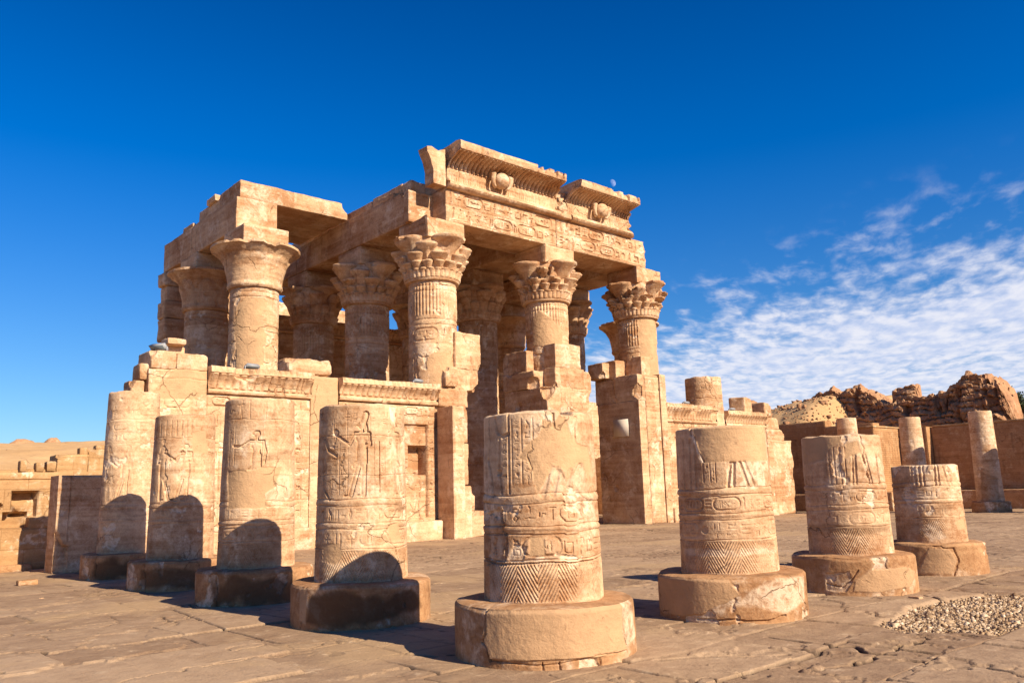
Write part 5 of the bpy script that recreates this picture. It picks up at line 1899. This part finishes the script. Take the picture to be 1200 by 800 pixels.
loose((7.75, 22.85, 6.95), (9.75, 24.0, 7.62), 'large faceted boulder on the pier between the two left screen walls', seed=961, rnd=.25, rough=.12, bites=[((7.7, 22.8, 7.8), .55), ((9.9, 22.8, 7.75), .4)])
loose((40.2, 23.0, 6.72), (41.7, 24.1, 7.75), 'squared stone block sitting on the rightmost screen wall', seed=962, rnd=.07, rot=.25, bites=[((41.8, 23, 7.8), .4)])
loose((44.7, 25.3, 5.4), (46.6, 26.9, 8.05), 'rounded brown boulder behind the right end pier of the temple', MUD, 963, .5, .2)
loose((3.0, 23.0, 7.72), (3.7, 23.8, 7.95), 'small flat stone on the left corner pier', seed=964)
for k, (u, v, s, lab) in enumerate([(-2.35, 16.6, .22, 'dark flat stone lying on the paving before the left court wall'), (-2.9, 12.5, .045, 'tiny pale stone alone on the bare paving at left'),
                                    (7.0, -1.55, .10, 'white stone at the upper edge of the gravel'), (3.0, -5.0, .07, 'reddish stone chip near the lower right corner')]):
    mb = MB()
    block(mb, (u - s, v - s * .6, -.02), (u + s, v + s * .6, s * .5), s * .3, s * .15, s * .12, 970 + k, rot=k * .7, nscale=4)
    tag(mb.build('stone_fragment', BASE if k in (0, 3) else SAND), lab, 'stone', 'loose stones lying about', 'thing')

# notice on the shaded side of the right door pier
mb = MB()
box(mb, (28.885, 23.2, 4.92), (28.93, 24.32, 5.9))
nb = mb.build('notice_board', PANEL, None, smooth=False)
tag(nb, 'pale blank square panel fixed to the shaded side of the right door pier', 'notice', None, 'thing')

# gravel bed
n = 26000
rs = np.random.default_rng(3)
Uc, Vc = rs.uniform(3.7, 9.6, n), rs.uniform(-4.1, -1.8, n)
gn = fbm(np.stack([Uc, Vc, 0 * Uc], -1), .9, 3, seed=77) * 2
keep = (gravel_mask(Uc + .3 * rs.normal(size=n) * .5, Vc + .3 * rs.normal(size=n) * .35) > .5) & (rs.random(n) < .55 + gn)
Uc, Vc = Uc[keep], Vc[keep]
n = len(Uc)
cube = np.array([(a, b, c) for c in (-1, 1) for b in (-1, 1) for a in (-1, 1)], float)
s = rs.gamma(2.2, .0036, (n, 1, 1)) + .006
V8 = cube[None] * s * rs.uniform(.55, 1.2, (n, 1, 3)) * (1 + .42 * rs.normal(size=(n, 8, 1)).clip(-1.2, 1))
an = rs.uniform(0, 6.28, n)
ca, sa = np.cos(an)[:, None], np.sin(an)[:, None]
tl = rs.uniform(-.6, .6, n)[:, None]
x, y, z = V8[..., 0], V8[..., 1], V8[..., 2]
y, z = y * np.cos(tl) - z * np.sin(tl), y * np.sin(tl) + z * np.cos(tl)
x, y = x * ca - y * sa, x * sa + y * ca
zz = -.062 + rs.uniform(0, .02, n)[:, None]
G = np.stack([x + Uc[:, None], y + Vc[:, None], z + zz], -1)
qs = np.array([(0, 2, 3, 1), (4, 5, 7, 6), (0, 1, 5, 4), (2, 6, 7, 3), (0, 4, 6, 2), (1, 3, 7, 5)])
wr = np.zeros((n, 8, 3))
wr[..., 2] = (rs.random(n)[:, None] > .55) * rs.random(n)[:, None]
wr[..., 1] = (rs.random(n)[:, None] > .8) * .6
mb = MB()
mb.add(G, (qs[None] + 8 * np.arange(n)[:, None, None]).reshape(-1, 4), wr)
tag(mb.build('gravel', stone('gravel_stone', lo=(.22, .135, .075), hi=(.47, .32, .19), strata=.2, stain=.2, vary=0, scale=3), smooth=False), 'bed of coarse pale gravel in a gap of the paving', None, None, 'stuff')

# the day moon
d = pixray(717, 215)
d = d / np.linalg.norm(d)
mp = CAMP + d * 2500
mb = MB()
lathe(mb, mp[0], mp[1], [(max(.01, 11.5 * math.sin(t)), mp[2] + 11.5 * math.cos(t)) for t in np.linspace(math.pi, 0, 25)], 40)
mm = bpy.data.materials.new('moonlight')
mm.use_nodes = True
mm.node_tree.nodes.clear()
k = NT(mm.node_tree)
nr = k.n('ShaderNodeNewGeometry').outputs['Normal']
sunv = .8 * _r + np.array([0, 0, .25]) - .5 * _f
sunv = sunv / np.linalg.norm(sunv)
ph = k.n('ShaderNodeVectorMath', {0: nr, 1: tuple(sunv)}, operation='DOT_PRODUCT').outputs['Value']
pat = k.noise(k.n('ShaderNodeTexCoord').outputs['Object'], .12, 4)
em = k.n('ShaderNodeEmission', {'Color': (1.0, .93, .85, 1), 'Strength': k.math('MULTIPLY', k.ramp(ph, -.05, .7), k.ramp(pat, .3, .7, .09, .22))})
bf = k.n('ShaderNodeNewGeometry').outputs['Backfacing']
em2 = k.n('ShaderNodeMixShader', {0: bf, 1: em.outputs[0], 2: k.n('ShaderNodeEmission', {'Strength': 0.0}).outputs[0]})
ad = k.n('ShaderNodeAddShader', {0: k.n('ShaderNodeBsdfTransparent').outputs[0], 1: em2.outputs[0]})
k.n('ShaderNodeOutputMaterial', {0: ad.outputs[0]})
mo = mb.build('moon', mm)
mo.visible_shadow = True
tag(mo, 'faint half moon in the blue sky above the right cornice', 'moon', None, 'thing')
